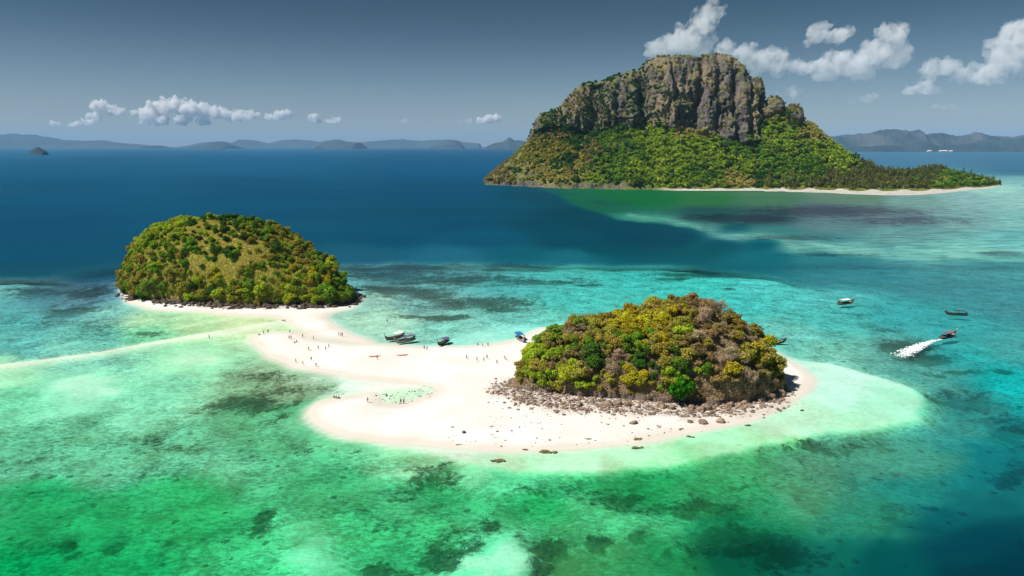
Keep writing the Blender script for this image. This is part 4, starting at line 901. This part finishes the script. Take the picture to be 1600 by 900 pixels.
# wakes
def foam_mat():
    t = NT('foam'); n = t.noise(1.2, 5, .7); return t.surf(t.n('ShaderNodeBsdfDiffuse', {'Color': t.mix(t.ramp(n, .35, .6), (0.66, 0.72, 0.72), (0.86, 0.87, 0.86)), 'Normal': t.bump(n, .5, .8)}))
FOAM = foam_mat()
def wake(name, pts, n, seed, label, hgt=.22):
    """foam flecks strewn along a widening path: pts = (px, py, half width in metres, density)"""
    rng = np.random.RandomState(seed); C = np.array([G(p[0], p[1]) for p in pts]); W = np.array([p[2] for p in pts]); Dn = np.array([p[3] for p in pts])
    seg = np.concatenate([[0], np.cumsum(np.linalg.norm(np.diff(C, axis=0), axis=1))]); f = rng.rand(n * 2) * seg[-1]
    c = np.stack([np.interp(f, seg, C[:, i]) for i in range(3)], 1); w = np.interp(f, seg, W); keep = rng.rand(n * 2) < np.interp(f, seg, Dn) ; c, w, f = c[keep][:n], w[keep][:n], f[keep][:n]; n = len(c)
    tdir = np.stack([np.interp(f + .5, seg, C[:, i]) - np.interp(f - .5, seg, C[:, i]) for i in range(2)], 1); tdir /= np.linalg.norm(tdir, axis=1, keepdims=True) + 1e-9
    l = np.clip(rng.normal(size=n) * .58, -1.4, 1.4) * w
    c[:, 0] -= tdir[:, 1] * l; c[:, 1] += tdir[:, 0] * l
    V0, F0 = I1; k = len(V0); s = (.06 + .24 * rng.rand(n) ** 2) * np.clip(w, .5, 1.5)
    V = V0[None] * (1 + .5 * (rng.rand(n, k, 1) - .5)) * s[:, None, None] * np.array([1.2, 1.2, hgt / .5]); V = V + c[:, None]
    tag(add(name, np_mesh(name, V, (F0[None] + (np.arange(n) * k)[:, None, None]).reshape(-1, 3), [FOAM])), label, kind='stuff')
wake('wake', [(1471, 530, .6, .6), (1460, 532, .8, .9), (1445, 537, 1.3, 1), (1430, 543.5, 1.9, 1), (1419, 549, 2.3, .8), (1412, 553.5, 2.6, .3), (1404, 558, 3.0, .08)], 2300, 1, 'broad white foam wake behind the turning boat')
wake('wake', [(1494, 525.5, .5, .7), (1489, 528, .5, .5), (1480, 530, .4, .3)], 90, 3, 'small bow foam beside the turning boat')
wake('wake', [(1510, 493, .5, .9), (1520, 491, .4, .7), (1545, 489, .3, .3), (1570, 487.5, .4, .4), (1640, 485, .5, .15)], 90, 2, 'thin broken foam trail behind the black boat')
wake('wake', [(1303, 477, .5, .5), (1296, 478, .5, .4), (1283, 477, .5, .2)], 50, 4, 'faint foam behind the white-canopied boat')

# ------------------------------------------------------------------ kayaks
def kayak_mesh():
    S = np.linspace(0, 1, 17); rows = []
    for s in S:
        w = .40 * math.sin(math.pi * min(max(s, .02), .98)) ** .7; x = -2.3 + 4.6 * s; lift = .22 * abs(2 * s - 1) ** 2.5
        rows.append([(x, w * math.cos(a), .17 + lift + (.16 if math.sin(a) < 0 else .11) * math.sin(a)) for a in np.linspace(0, 2 * math.pi, 13)[:-1]])
    V = np.array(rows); i = np.arange(V.shape[0] * 12).reshape(-1, 12); j = np.roll(i, -1, 1)
    return np_mesh('kayak_hull', V, np.stack([i[:-1], j[:-1], j[1:], i[1:]], -1).reshape(-1, 4), [paint('kayak_orange', (0.62, 0.14, 0.06), .4)], smooth=True)
KY = kayak_mesh(); KS = MB['dark']
def kayak(px, py, yaw, label):
    p = ground2(px, py); o = bpy.data.objects.new('kayak', None); COL.objects.link(o); o.location = tuple(p + np.array([0, 0, .03])); o.rotation_euler = (0, 0, yaw)
    tag(o, label, 'kayak', 'orange kayaks on the sand'); add('kayak_hull', KY, o)
    for x in (-.7, .7): add('seat', bmesh_boxes('seat', [((x, 0, .29), (.55, .42, .06), 0, 0), ((x - .3, 0, .44), (.07, .42, .3), 0, -.2)], KS, .02), o)
kayak(585, 557.5, .28, 'orange kayak with a person standing beside it on the sandbar'); kayak(629, 555.5, .26, 'orange kayak lying alone on the white sandbar')

# ------------------------------------------------------------------ people
SKIN = [paint('skin_' + str(i), c, .6) for i, c in enumerate(((0.50, 0.30, 0.21), (0.38, 0.21, 0.14), (0.24, 0.13, 0.085)))]
CLO = {k: paint('cloth_' + k, c, .8) for k, c in (('black', (0.02, 0.02, 0.025)), ('navy', (0.03, 0.045, 0.12)), ('red', (0.45, 0.06, 0.05)), ('yellow', (0.65, 0.48, 0.06)), ('grey', (0.25, 0.25, 0.27)), ('white', (0.75, 0.75, 0.73)), ('teal', (0.05, 0.25, 0.30)), ('brown', (0.16, 0.09, 0.06)), ('pink', (0.60, 0.22, 0.25)))}
HAIR = paint('hair', (0.03, 0.022, 0.018), .7)
def skinned(name, verts, edges, radii, sub=1):
    me = bpy.data.meshes.new(name); me.from_pydata(verts, edges, []); o = bpy.data.objects.new(name, me); COL.objects.link(o)
    m = o.modifiers.new('s', 'SKIN'); m.use_smooth_shade = True
    for i, r in enumerate(radii): me.skin_vertices[0].data[i].radius = r if isinstance(r, tuple) else (r, r); me.skin_vertices[0].data[i].use_root = (i == 0)
    s = o.modifiers.new('u', 'SUBSURF'); s.levels = sub; s.render_levels = sub
    dg = bpy.context.evaluated_depsgraph_get(); out = bpy.data.meshes.new_from_object(o.evaluated_get(dg)); bpy.data.objects.remove(o); out.name = name
    return out
def pose(kind):
    """joint positions, z up, facing +x"""
    J = dict(pel=(0, 0, .95), wa=(0, 0, 1.10), ch=(0, 0, 1.32), nk=(.01, 0, 1.47), h0=(.03, 0, 1.57), h1=(.03, 0, 1.68),
             ls=(0, .17, 1.41), le=(-.02, .25, 1.14), lw=(.05, .27, .90), lh=(.07, .27, .80), rs=(0, -.17, 1.41), re=(-.02, -.25, 1.14), rw=(.05, -.27, .90), rh=(.07, -.27, .80),
             lp=(0, .09, .90), lk=(.01, .10, .50), la=(-.02, .10, .09), lt=(.13, .12, .04), rp=(0, -.09, .90), rk=(.01, -.10, .50), ra=(-.02, -.10, .09), rt=(.13, -.12, .04))
    if kind == 'walk':
        J.update(lk=(.20, .10, .53), la=(.24, .10, .10), lt=(.38, .11, .06), rk=(-.10, -.10, .50), ra=(-.34, -.10, .14), rt=(-.22, -.11, .05), le=(-.16, .24, 1.17), lw=(-.12, .25, .94), lh=(-.10, .25, .85), re=(.10, -.24, 1.16), rw=(.25, -.24, .98), rh=(.32, -.24, .92))
    if kind == 'akimbo':
        J.update(le=(-.08, .40, 1.20), lw=(.03, .22, 1.03), lh=(.08, .17, 1.0), re=(.20, -.26, 1.25), rw=(.30, -.22, 1.45), rh=(.32, -.18, 1.52))
    if kind == 'sit':
        d = -.80
        for k in ('pel', 'wa', 'ch', 'nk', 'h0', 'h1', 'ls', 'rs', 'lp', 'rp'): x, y, z = J[k]; J[k] = (x - .06 * (z > 1), y, z + d)
        J.update(lk=(.38, .13, .42), la=(.58, .13, .10), lt=(.72, .14, .05), rk=(.40, -.13, .38), ra=(.62, -.13, .10), rt=(.76, -.14, .05), le=(-.14, .26, .38), lw=(-.22, .28, .16), lh=(-.22, .28, .06), re=(.16, -.26, .44), rw=(.34, -.18, .42), rh=(.42, -.15, .42))
    return J
ORD = ['pel', 'wa', 'ch', 'nk', 'h0', 'h1', 'ls', 'le', 'lw', 'lh', 'rs', 're', 'rw', 'rh', 'lp', 'lk', 'la', 'lt', 'rp', 'rk', 'ra', 'rt']
EDG = [('pel', 'wa'), ('wa', 'ch'), ('ch', 'nk'), ('nk', 'h0'), ('h0', 'h1'), ('ch', 'ls'), ('ls', 'le'), ('le', 'lw'), ('lw', 'lh'), ('ch', 'rs'), ('rs', 're'), ('re', 'rw'), ('rw', 'rh'), ('pel', 'lp'), ('lp', 'lk'), ('lk', 'la'), ('la', 'lt'), ('pel', 'rp'), ('rp', 'rk'), ('rk', 'ra'), ('ra', 'rt')]
RAD = dict(pel=.145, wa=.125, ch=.15, nk=.058, h0=.095, h1=.09, ls=.06, le=.045, lw=.033, lh=.036, rs=.06, re=.045, rw=.033, rh=.036, lp=.095, lk=.062, la=.043, lt=.035, rp=.095, rk=.062, ra=.043, rt=.035)
def chain(J, names, edges, grow): return skinned('c', [J[n] for n in names], [(names.index(a), names.index(b)) for a, b in edges], [RAD[n] + grow for n in names])
def mid(a, b, f): return tuple(a[i] + (b[i] - a[i]) * f for i in range(3))
POSES = {}
for kd in ('stand', 'walk', 'akimbo', 'sit'):
    J = pose(kd); body = chain(J, ORD, EDG, 0)
    Jc = dict(J); Jc['le'] = mid(J['ls'], J['le'], .6); Jc['re'] = mid(J['rs'], J['re'], .6); Jc['lk'] = mid(J['lp'], J['lk'], .8); Jc['rk'] = mid(J['rp'], J['rk'], .8)
    top = chain(Jc, ['wa', 'ch', 'ls', 'le', 'rs', 're'], [('wa', 'ch'), ('ch', 'ls'), ('ls', 'le'), ('ch', 'rs'), ('rs', 're')], .022)
    sho = chain(Jc, ['pel', 'lp', 'lk', 'rp', 'rk'], [('pel', 'lp'), ('lp', 'lk'), ('pel', 'rp'), ('rp', 'rk')], .024)
    V, Fq = ico(2); V = V * np.array([.112, .105, .12]); V[:, 2] = np.maximum(V[:, 2], -.06) + 0; hair = np_mesh('hair', V + np.array(mid(J['h0'], J['h1'], .72)) + np.array([-.022, 0, .02]), Fq, [HAIR], smooth=True)
    for m_ in (body, top, sho): m_.materials.clear(); m_.materials.append(SKIN[0])
    POSES[kd] = (body, top, sho, hair)
def setmat(o, m): o.material_slots[0].link = 'OBJECT'; o.material_slots[0].material = m
def person(px, py, pk, yaw, skin, topc, shortc, label, wade=0.0):
    p = ground2(px, py); z = max(p[2], -wade) if wade else p[2]
    o = add('person', POSES[pk][0], None, (p[0], p[1], z), (0, 0, yaw), random.uniform(1.0, 1.1)); setmat(o, SKIN[skin])
    if topc: setmat(add('shirt', POSES[pk][1], o), CLO[topc])
    setmat(add('shorts', POSES[pk][2], o), CLO[shortc]); add('hair', POSES[pk][3], o)
    tag(o, label, 'person', 'people on the sandbars')
PEOPLE = [
 (441, 501, 'sit', 0, 1, 'black', 'navy', 'person in black sitting on the saddle sand, left one of two'), (445, 501.6, 'sit', 3, 1, 'brown', 'black', 'person in brown sitting on the saddle sand, right one of two'),
 (404.6, 523.5, 'sit', 1, 1, None, 'red', 'bare-chested person sitting in the water off the sandbar tip'), (412, 522, 'stand', 1, 1, None, 'teal', 'person in teal shorts wading at the sandbar tip'), (419, 520.5, 'stand', 2, 2, 'navy', 'black', 'person in navy wading beside the sandbar tip'),
 (453, 520.5, 'stand', 0, 2, 'black', 'black', 'person all in black at the upper waterline of the sandbar'), (452, 530, 'stand', 1, 1, 'black', 'navy', 'person in black, left of a close pair on the western sandbar'), (455, 530, 'akimbo', 4, 1, 'brown', 'black', 'person in brown with bent arms, right of a close pair on the western sandbar'),
 (460, 536, 'sit', 1, 0, 'grey', 'grey', 'person in grey sitting on white sand near the close pair'), (463.5, 534.5, 'sit', 2, 1, 'pink', 'navy', 'person in pink top sitting on white sand near the close pair'), (473, 527.5, 'stand', 1.6, 1, 'red', 'black', 'person in red shirt at the sandbar\'s upper waterline'),
 (490, 531, 'walk', .4, 0, None, 'grey', 'bare-chested walker in grey shorts on the sandbar\'s upper edge'), (482.5, 548, 'stand', 1, 1, 'pink', 'brown', 'person in pink top standing mid sandbar'), (497.5, 546, 'walk', 2.5, 1, 'grey', 'navy', 'walker in grey shirt mid sandbar'), (509, 548, 'walk', 1.1, 0, 'red', 'grey', 'walker in red shirt and grey shorts mid sandbar'), (514, 543.5, 'stand', 3, 2, 'teal', 'black', 'person in teal shirt standing mid sandbar'),
 (486.5, 564, 'walk', 2, 1, 'grey', 'black', 'walker in grey shirt and black shorts on the lower sandbar'), (462.5, 567, 'stand', 0, 2, 'black', 'black', 'person in black at the lower waterline, leftmost there'), (473.5, 571, 'akimbo', 1.6, 0, 'yellow', 'yellow', 'person dressed in yellow at the lower waterline'), (494, 573.5, 'stand', 1, 2, 'navy', 'black', 'person in navy shirt at the lower waterline, rightmost there'),
 (529.5, 525, 'stand', 0, 1, 'brown', 'black', 'person in brown shirt, left of a trio on the wet sand'), (532.5, 525.6, 'walk', 1, 1, 'white', 'navy', 'person in white shirt, middle of a trio on the wet sand'), (535, 525.8, 'akimbo', 2, 2, 'black', 'black', 'person in black, right of a trio on the wet sand'),
 (663, 546, 'stand', 1.6, 2, 'black', 'brown', 'person in black shirt, left of two between the moored boats'), (667.3, 547, 'stand', 1.6, 1, None, 'grey', 'bare-chested person, right of two between the moored boats'), (589.5, 562, 'akimbo', 2.2, 1, 'red', 'black', 'person in red shirt standing beside an orange kayak'),
 (746.3, 538, 'sit', 1, 1, None, 'navy', 'bather in navy shorts at the beach waterline, left of three'), (754, 542, 'stand', 0, 1, None, 'red', 'bather in red shorts at the beach waterline, middle of three'), (762.5, 541, 'stand', 1, 2, 'black', 'black', 'person in black at the beach waterline, right of three'),
 (729.2, 561, 'walk', .5, 1, 'pink', 'navy', 'walker in pink shirt striding on the open white sand'), (745.3, 564.5, 'stand', 1, 1, 'grey', 'grey', 'person in grey standing on the open white sand'), (756, 565, 'stand', 2, 0, 'white', 'teal', 'person in white shirt and teal shorts on the open white sand'), (761, 561, 'stand', 1, 2, 'black', 'navy', 'person in black shirt and navy shorts on the open white sand'),
 (776.5, 569, 'stand', 1, 1, 'navy', 'brown', 'person in navy shirt and brown shorts on the open white sand'), (788, 562, 'akimbo', 0, 1, 'red', 'navy', 'person in red shirt, left of two near the islet\'s west trees'), (790.5, 563, 'stand', 3, 0, 'grey', 'pink', 'person in grey shirt, right of two near the islet\'s west trees'), (817.5, 572, 'stand', 1, 2, 'brown', 'black', 'person in brown shirt under the western trees of the near islet'),
 (574.6, 629, 'walk', 1.2, 1, 'grey', 'black', 'lone walker in grey shirt on the southern lobe'), (604, 618, 'sit', 1.6, 2, 'black', 'black', 'person in black crouching by the tidal pool'), (626.4, 630.5, 'stand', 1.4, 2, 'black', 'black', 'person in black, left of two beside the tidal pool'), (631, 631, 'stand', 1.8, 1, 'navy', 'black', 'person in navy and black, right of two beside the tidal pool'),
 (522, 621, 'sit', 1, 1, 'brown', 'red', 'person in brown sitting at the lobe\'s north edge, left of three'), (525.6, 622, 'sit', 2, 1, None, 'black', 'bare-chested person sitting at the lobe\'s north edge, middle of three'), (529.2, 622.4, 'sit', 1, 2, 'black', 'navy', 'person in black sitting at the lobe\'s north edge, right of three'),
]
for q in PEOPLE: person(*q)
person(605, 502, 'stand', 1, 2, None, 'black', 'swimmer chest-deep in the water behind the moored boats', wade=1.0)
person(327, 528, 'walk', .6, 1, 'red', 'navy', 'person in red shirt wading along the drowned sand ridge', wade=.5)

# ------------------------------------------------------------------ far hills on the horizon
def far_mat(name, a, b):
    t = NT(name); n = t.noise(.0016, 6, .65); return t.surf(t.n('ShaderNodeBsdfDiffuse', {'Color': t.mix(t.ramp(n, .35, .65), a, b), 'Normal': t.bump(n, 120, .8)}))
FARM = far_mat('haze_tinted_forest', (0.025, 0.055, 0.075), (0.045, 0.08, 0.098)); FARR = far_mat('haze_tinted_limestone', (0.03, 0.058, 0.08), (0.095, 0.112, 0.13))  # blue of the distance haze is partly painted into these base colours
def ridge(name, Y, prof, label, mat, seed, depth=.12, kind='structure', rough=.18):
    prof = np.array(prof, float); nu = max(60, int((prof[-1, 0] - prof[0, 0]) * 1.2)); pxs = np.linspace(prof[0, 0], prof[-1, 0], nu); ys = np.interp(pxs, prof[:, 0], prof[:, 1])
    Z = np.array([max(at(p, y, Y)[2], 0) for p, y in zip(pxs, ys)]); X = np.array([at(p, 228, Y)[0] for p in pxs]); nv = 24; Gd = np.zeros((nv, nu, 3)); D = Y * depth
    for j in range(nv):
        f = j / (nv - 1); s = math.sin(math.pi * f) ** 1.2; Gd[j] = xyz(X, Y + D * (f - .5), Z * s - 6)
    Gd[..., 2] *= 1 + rough * 2 * (fbm(Gd / (Y * .012), 4, seed) - .5)
    tag(add(name, np_mesh(name, Gd, grid_faces(nv, nu), [mat], smooth=True)), label, kind=kind)
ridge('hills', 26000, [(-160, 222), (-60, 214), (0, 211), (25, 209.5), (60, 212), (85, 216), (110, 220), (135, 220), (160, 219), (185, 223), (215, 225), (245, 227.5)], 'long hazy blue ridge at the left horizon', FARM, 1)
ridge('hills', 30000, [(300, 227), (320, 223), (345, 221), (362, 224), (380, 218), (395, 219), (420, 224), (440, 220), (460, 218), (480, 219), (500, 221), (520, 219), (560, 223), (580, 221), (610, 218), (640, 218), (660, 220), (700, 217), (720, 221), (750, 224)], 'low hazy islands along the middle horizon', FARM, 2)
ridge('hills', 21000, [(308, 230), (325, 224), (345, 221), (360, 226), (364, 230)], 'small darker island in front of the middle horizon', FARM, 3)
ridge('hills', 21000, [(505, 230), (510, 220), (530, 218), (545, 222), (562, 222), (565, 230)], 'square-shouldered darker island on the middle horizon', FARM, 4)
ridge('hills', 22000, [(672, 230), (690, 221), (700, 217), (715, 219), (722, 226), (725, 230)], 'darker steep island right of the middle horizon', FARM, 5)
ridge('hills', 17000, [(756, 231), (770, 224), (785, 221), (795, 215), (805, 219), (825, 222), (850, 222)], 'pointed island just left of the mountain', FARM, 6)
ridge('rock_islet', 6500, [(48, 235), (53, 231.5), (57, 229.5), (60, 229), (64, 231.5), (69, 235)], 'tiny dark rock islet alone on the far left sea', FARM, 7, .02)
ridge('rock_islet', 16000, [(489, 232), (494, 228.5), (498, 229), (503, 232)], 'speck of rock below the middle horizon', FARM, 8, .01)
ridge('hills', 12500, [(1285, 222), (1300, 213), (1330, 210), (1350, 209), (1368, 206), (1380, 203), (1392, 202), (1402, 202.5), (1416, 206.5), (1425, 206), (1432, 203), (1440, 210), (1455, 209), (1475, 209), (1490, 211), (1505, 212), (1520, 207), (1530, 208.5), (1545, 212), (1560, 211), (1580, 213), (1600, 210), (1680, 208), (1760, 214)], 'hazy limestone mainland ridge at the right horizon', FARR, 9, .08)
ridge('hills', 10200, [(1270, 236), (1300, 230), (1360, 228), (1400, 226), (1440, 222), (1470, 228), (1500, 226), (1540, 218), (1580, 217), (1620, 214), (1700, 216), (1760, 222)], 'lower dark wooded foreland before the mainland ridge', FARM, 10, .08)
for k, (px, w, hh, lab) in enumerate(((1452, 50, 15, 'small white building on the distant mainland shore, left one'), (1474, 105, 16, 'long white building on the distant mainland shore, middle one'), (1486, 40, 13, 'short white building on the distant mainland shore, right one'))):
    p = at(px, 236.5, 9650); o = bpy.data.objects.new('building', None); COL.objects.link(o); o.location = (p[0], 9650, 0); tag(o, lab, 'building', 'white buildings on the far shore')
    add('wall', bmesh_boxes('wall', [((0, 0, hh / 2), (w, 30, hh), 0, 0)], MB['trim']), o)
    V = np.array([(-w / 2 - 3, -18, hh), (w / 2 + 3, -18, hh), (w / 2 + 3, 18, hh), (-w / 2 - 3, 18, hh), (-w / 2 + 6, 0, hh + 9), (w / 2 - 6, 0, hh + 9)]); me = bpy.data.meshes.new('roof'); me.from_pydata([tuple(v) for v in V], [], [(0, 1, 5, 4), (1, 2, 5), (2, 3, 4, 5), (3, 0, 4), (3, 2, 1, 0)]); me.materials.append(MB['white']); add('roof', me, o)

# ------------------------------------------------------------------ clouds
def cloud_mat(name, dens):
    t = NT(name); nz = t.noise(.0042, 5, .62); v = t.n('ShaderNodeVolumePrincipled', {'Color': (1, 1, 1), 'Density': t.ramp(nz, .36, .58, 0, dens * 1.6), 'Anisotropy': .0}); t.t.links.new(v.outputs[0], t.out.inputs['Volume']); return t.m
CLM = {'thick': cloud_mat('cloud_thick', .0075), 'mid': cloud_mat('cloud_mid', .0075), 'soft': cloud_mat('cloud_soft', .0023), 'thin': cloud_mat('cloud_thin', .0011)}
def cloud(D, blobs_, dens, label, seed, group):
    rng = np.random.RandomState(seed); m = D / F; parts = []; V0, F0 = ico(2)
    for (px, py, r) in blobs_:
        c = at(px, py, D)
        parts.append((V0 * r * m * np.array([1, .9, .85]) + c + np.array([0, rng.normal() * r * m * .3, 0]), F0))
        for k in range(5):
            a = rng.rand() * 6.28; e = rng.uniform(-.3, 1.0); rr = r * rng.uniform(.35, .6)
            parts.append((V0 * rr * m + c + r * m * .75 * np.array([math.cos(a), rng.normal() * .6, e * .9 * abs(math.sin(a))]), F0))
    V, Fq = join(parts); me = np_mesh('cloud', V, Fq); o = bpy.data.objects.new('cloud', me); COL.objects.link(o)
    rm = o.modifiers.new('r', 'REMESH'); rm.mode = 'VOXEL'; rm.voxel_size = .85 * m
    dg = bpy.context.evaluated_depsgraph_get(); out = bpy.data.meshes.new_from_object(o.evaluated_get(dg)); bpy.data.objects.remove(o)
    n = len(out.vertices); V = np.empty(n * 3, np.float32); out.vertices.foreach_get('co', V); V = V.reshape(-1, 3).astype(float); N = np.empty(n * 3, np.float32); out.vertices.foreach_get('normal', N); N = N.reshape(-1, 3)
    rsz = float(np.mean([b[2] for b in blobs_])) / 12; d = (np.abs(fbm(V / (11 * rsz * m), 3, seed) - .5) * 2 - .14) * 14 * rsz * m + (np.abs(fbm(V / (3.4 * m), 3, seed + 5) - .5) * 2 - .2) * 6.0 * m
    zmin = V[:, 2].min(); V = V + N * d[:, None]
    flat = zmin + 2.0 * m; V[:, 2] = np.where(V[:, 2] < flat, flat + (V[:, 2] - flat) * .35, V[:, 2])
    out.vertices.foreach_set('co', V.astype(np.float32).ravel()); out.update()
    o = bpy.data.objects.new('cloud', out); COL.objects.link(o); rm = o.modifiers.new('r', 'REMESH'); rm.mode = 'VOXEL'; rm.voxel_size = (1.0 if D > 20000 else 1.25) * m     # clean the folds of the billows
    dg = bpy.context.evaluated_depsgraph_get(); out2 = bpy.data.meshes.new_from_object(o.evaluated_get(dg)); bpy.data.objects.remove(o); bpy.data.meshes.remove(out); out = out2
    out.materials.clear(); out.materials.append(CLM[dens]); out.update()
    tag(add('cloud', out), label, 'cloud', group)
CL, CR = 'low clouds over the left horizon', 'cumulus clouds to the right'
cloud(27000, [(228, 178, 13), (242, 172, 14), (260, 167, 13), (278, 166, 13), (298, 170, 12), (318, 172, 13), (338, 176, 11), (356, 180, 10), (374, 182, 9), (390, 181, 8), (225, 190, 8), (250, 188, 10), (285, 188, 10), (320, 190, 8)], 'mid', 'longest white cumulus bank over the left horizon', 1, CL)
cloud(27000, [(152, 167, 9), (160, 164, 8), (172, 172, 9), (186, 174, 8), (150, 182, 8), (138, 192, 7), (122, 194, 6), (113, 195, 4)], 'mid', 'white cloud with a tower and long low tail at left', 2, CL)
cloud(27000, [(80, 193, 5), (87, 194, 5)], 'mid', 'tiny white puff of cloud at far left', 3, CL)
cloud(27000, [(424, 184, 7), (438, 180, 8), (447, 178, 7)], 'mid', 'small double puff right of the long cloud bank', 4, CL)
cloud(27000, [(490, 184, 7), (494, 190, 5)], 'mid', 'small upright puff of cloud above the middle left horizon', 5, CL)
cloud(27000, [(516, 190, 5), (526, 189, 6)], 'mid', 'small flat puff beside the upright puff', 6, CL)
cloud(27000, [(750, 189, 6), (764, 186, 8), (776, 185, 7)], 'mid', 'small white cloud left of the mountain', 7, CL)
cloud(27000, [(632, 191, 5), (634, 187, 3)], 'thin', 'faint tiny cloud near the middle horizon', 8, CL)
cloud(27000, [(718, 193, 6), (732, 190, 6)], 'thin', 'faint cloud left of the small white cloud', 9, CL)
cloud(15000, [(1030, 76, 18), (1055, 70, 20), (1078, 58, 20), (1095, 38, 20), (1108, 20, 17), (1090, 78, 20), (1112, 60, 10), (1018, 72, 9)], 'soft', 'tall leaning cumulus cloud rising behind the mountain top', 10, CR)
cloud(16000, [(1135, 78, 14), (1160, 88, 18), (1188, 98, 18), (1205, 88, 12), (1215, 108, 14), (1240, 104, 13), (1180, 115, 10), (1255, 112, 8)], 'soft', 'cloud bank sloping down right of the mountain top', 11, CR)
cloud(16000, [(1275, 52, 14), (1285, 42, 9), (1305, 58, 14), (1322, 52, 12), (1262, 68, 8)], 'soft', 'torn cloud above the biggest cumulus', 12, CR)
cloud(15500, [(1285, 105, 18), (1310, 98, 22), (1340, 102, 22), (1368, 85, 22), (1385, 58, 20), (1402, 50, 13), (1395, 92, 20), (1410, 70, 10), (1300, 118, 12), (1350, 118, 12)], 'soft', 'biggest double-headed cumulus cloud in the right sky', 13, CR)
cloud(16000, [(1215, 150, 8), (1235, 146, 11), (1246, 145, 8)], 'soft', 'small rounded cloud just right of the cliff', 14, CR)
cloud(16000, [(1455, 112, 14), (1478, 105, 15), (1500, 118, 13), (1530, 118, 16), (1560, 105, 22), (1585, 80, 25), (1605, 50, 25), (1620, 100, 30), (1545, 126, 10)], 'soft', 'rising cloud bank at the right edge', 15, CR)
cloud(16500, [(1420, 142, 9), (1440, 138, 12), (1458, 142, 9)], 'soft', 'small cloud below the right cloud bank', 16, CR)
cloud(18000, [(1330, 158, 6), (1352, 155, 8), (1364, 153, 6)], 'thin', 'faint small cloud above the mainland', 17, CR)
cloud(18000, [(1460, 167, 5), (1475, 166, 7), (1490, 168, 5)], 'thin', 'faint flat cloud low above the mainland', 18, CR)

# ------------------------------------------------------------------ haze
def make_haze():
    me = bmesh_boxes('haze', [((0, 29500, 550 - 6.5), (144000, 68000, 1113), 0, 0)], cloud_mat('haze_air', 1e-5))
    t = NT('haze_air'); v = t.n('ShaderNodeVolumePrincipled', {'Color': (0.40, 0.66, 0.96), 'Density': HAZE, 'Anisotropy': .0}); t.t.links.new(v.outputs[0], t.out.inputs['Volume'])
    me.materials.clear(); me.materials.append(t.m)
    tag(add('haze', me), 'pale blue sea haze softening the horizon', kind='stuff')
HAZE = 2.2e-5
make_haze()
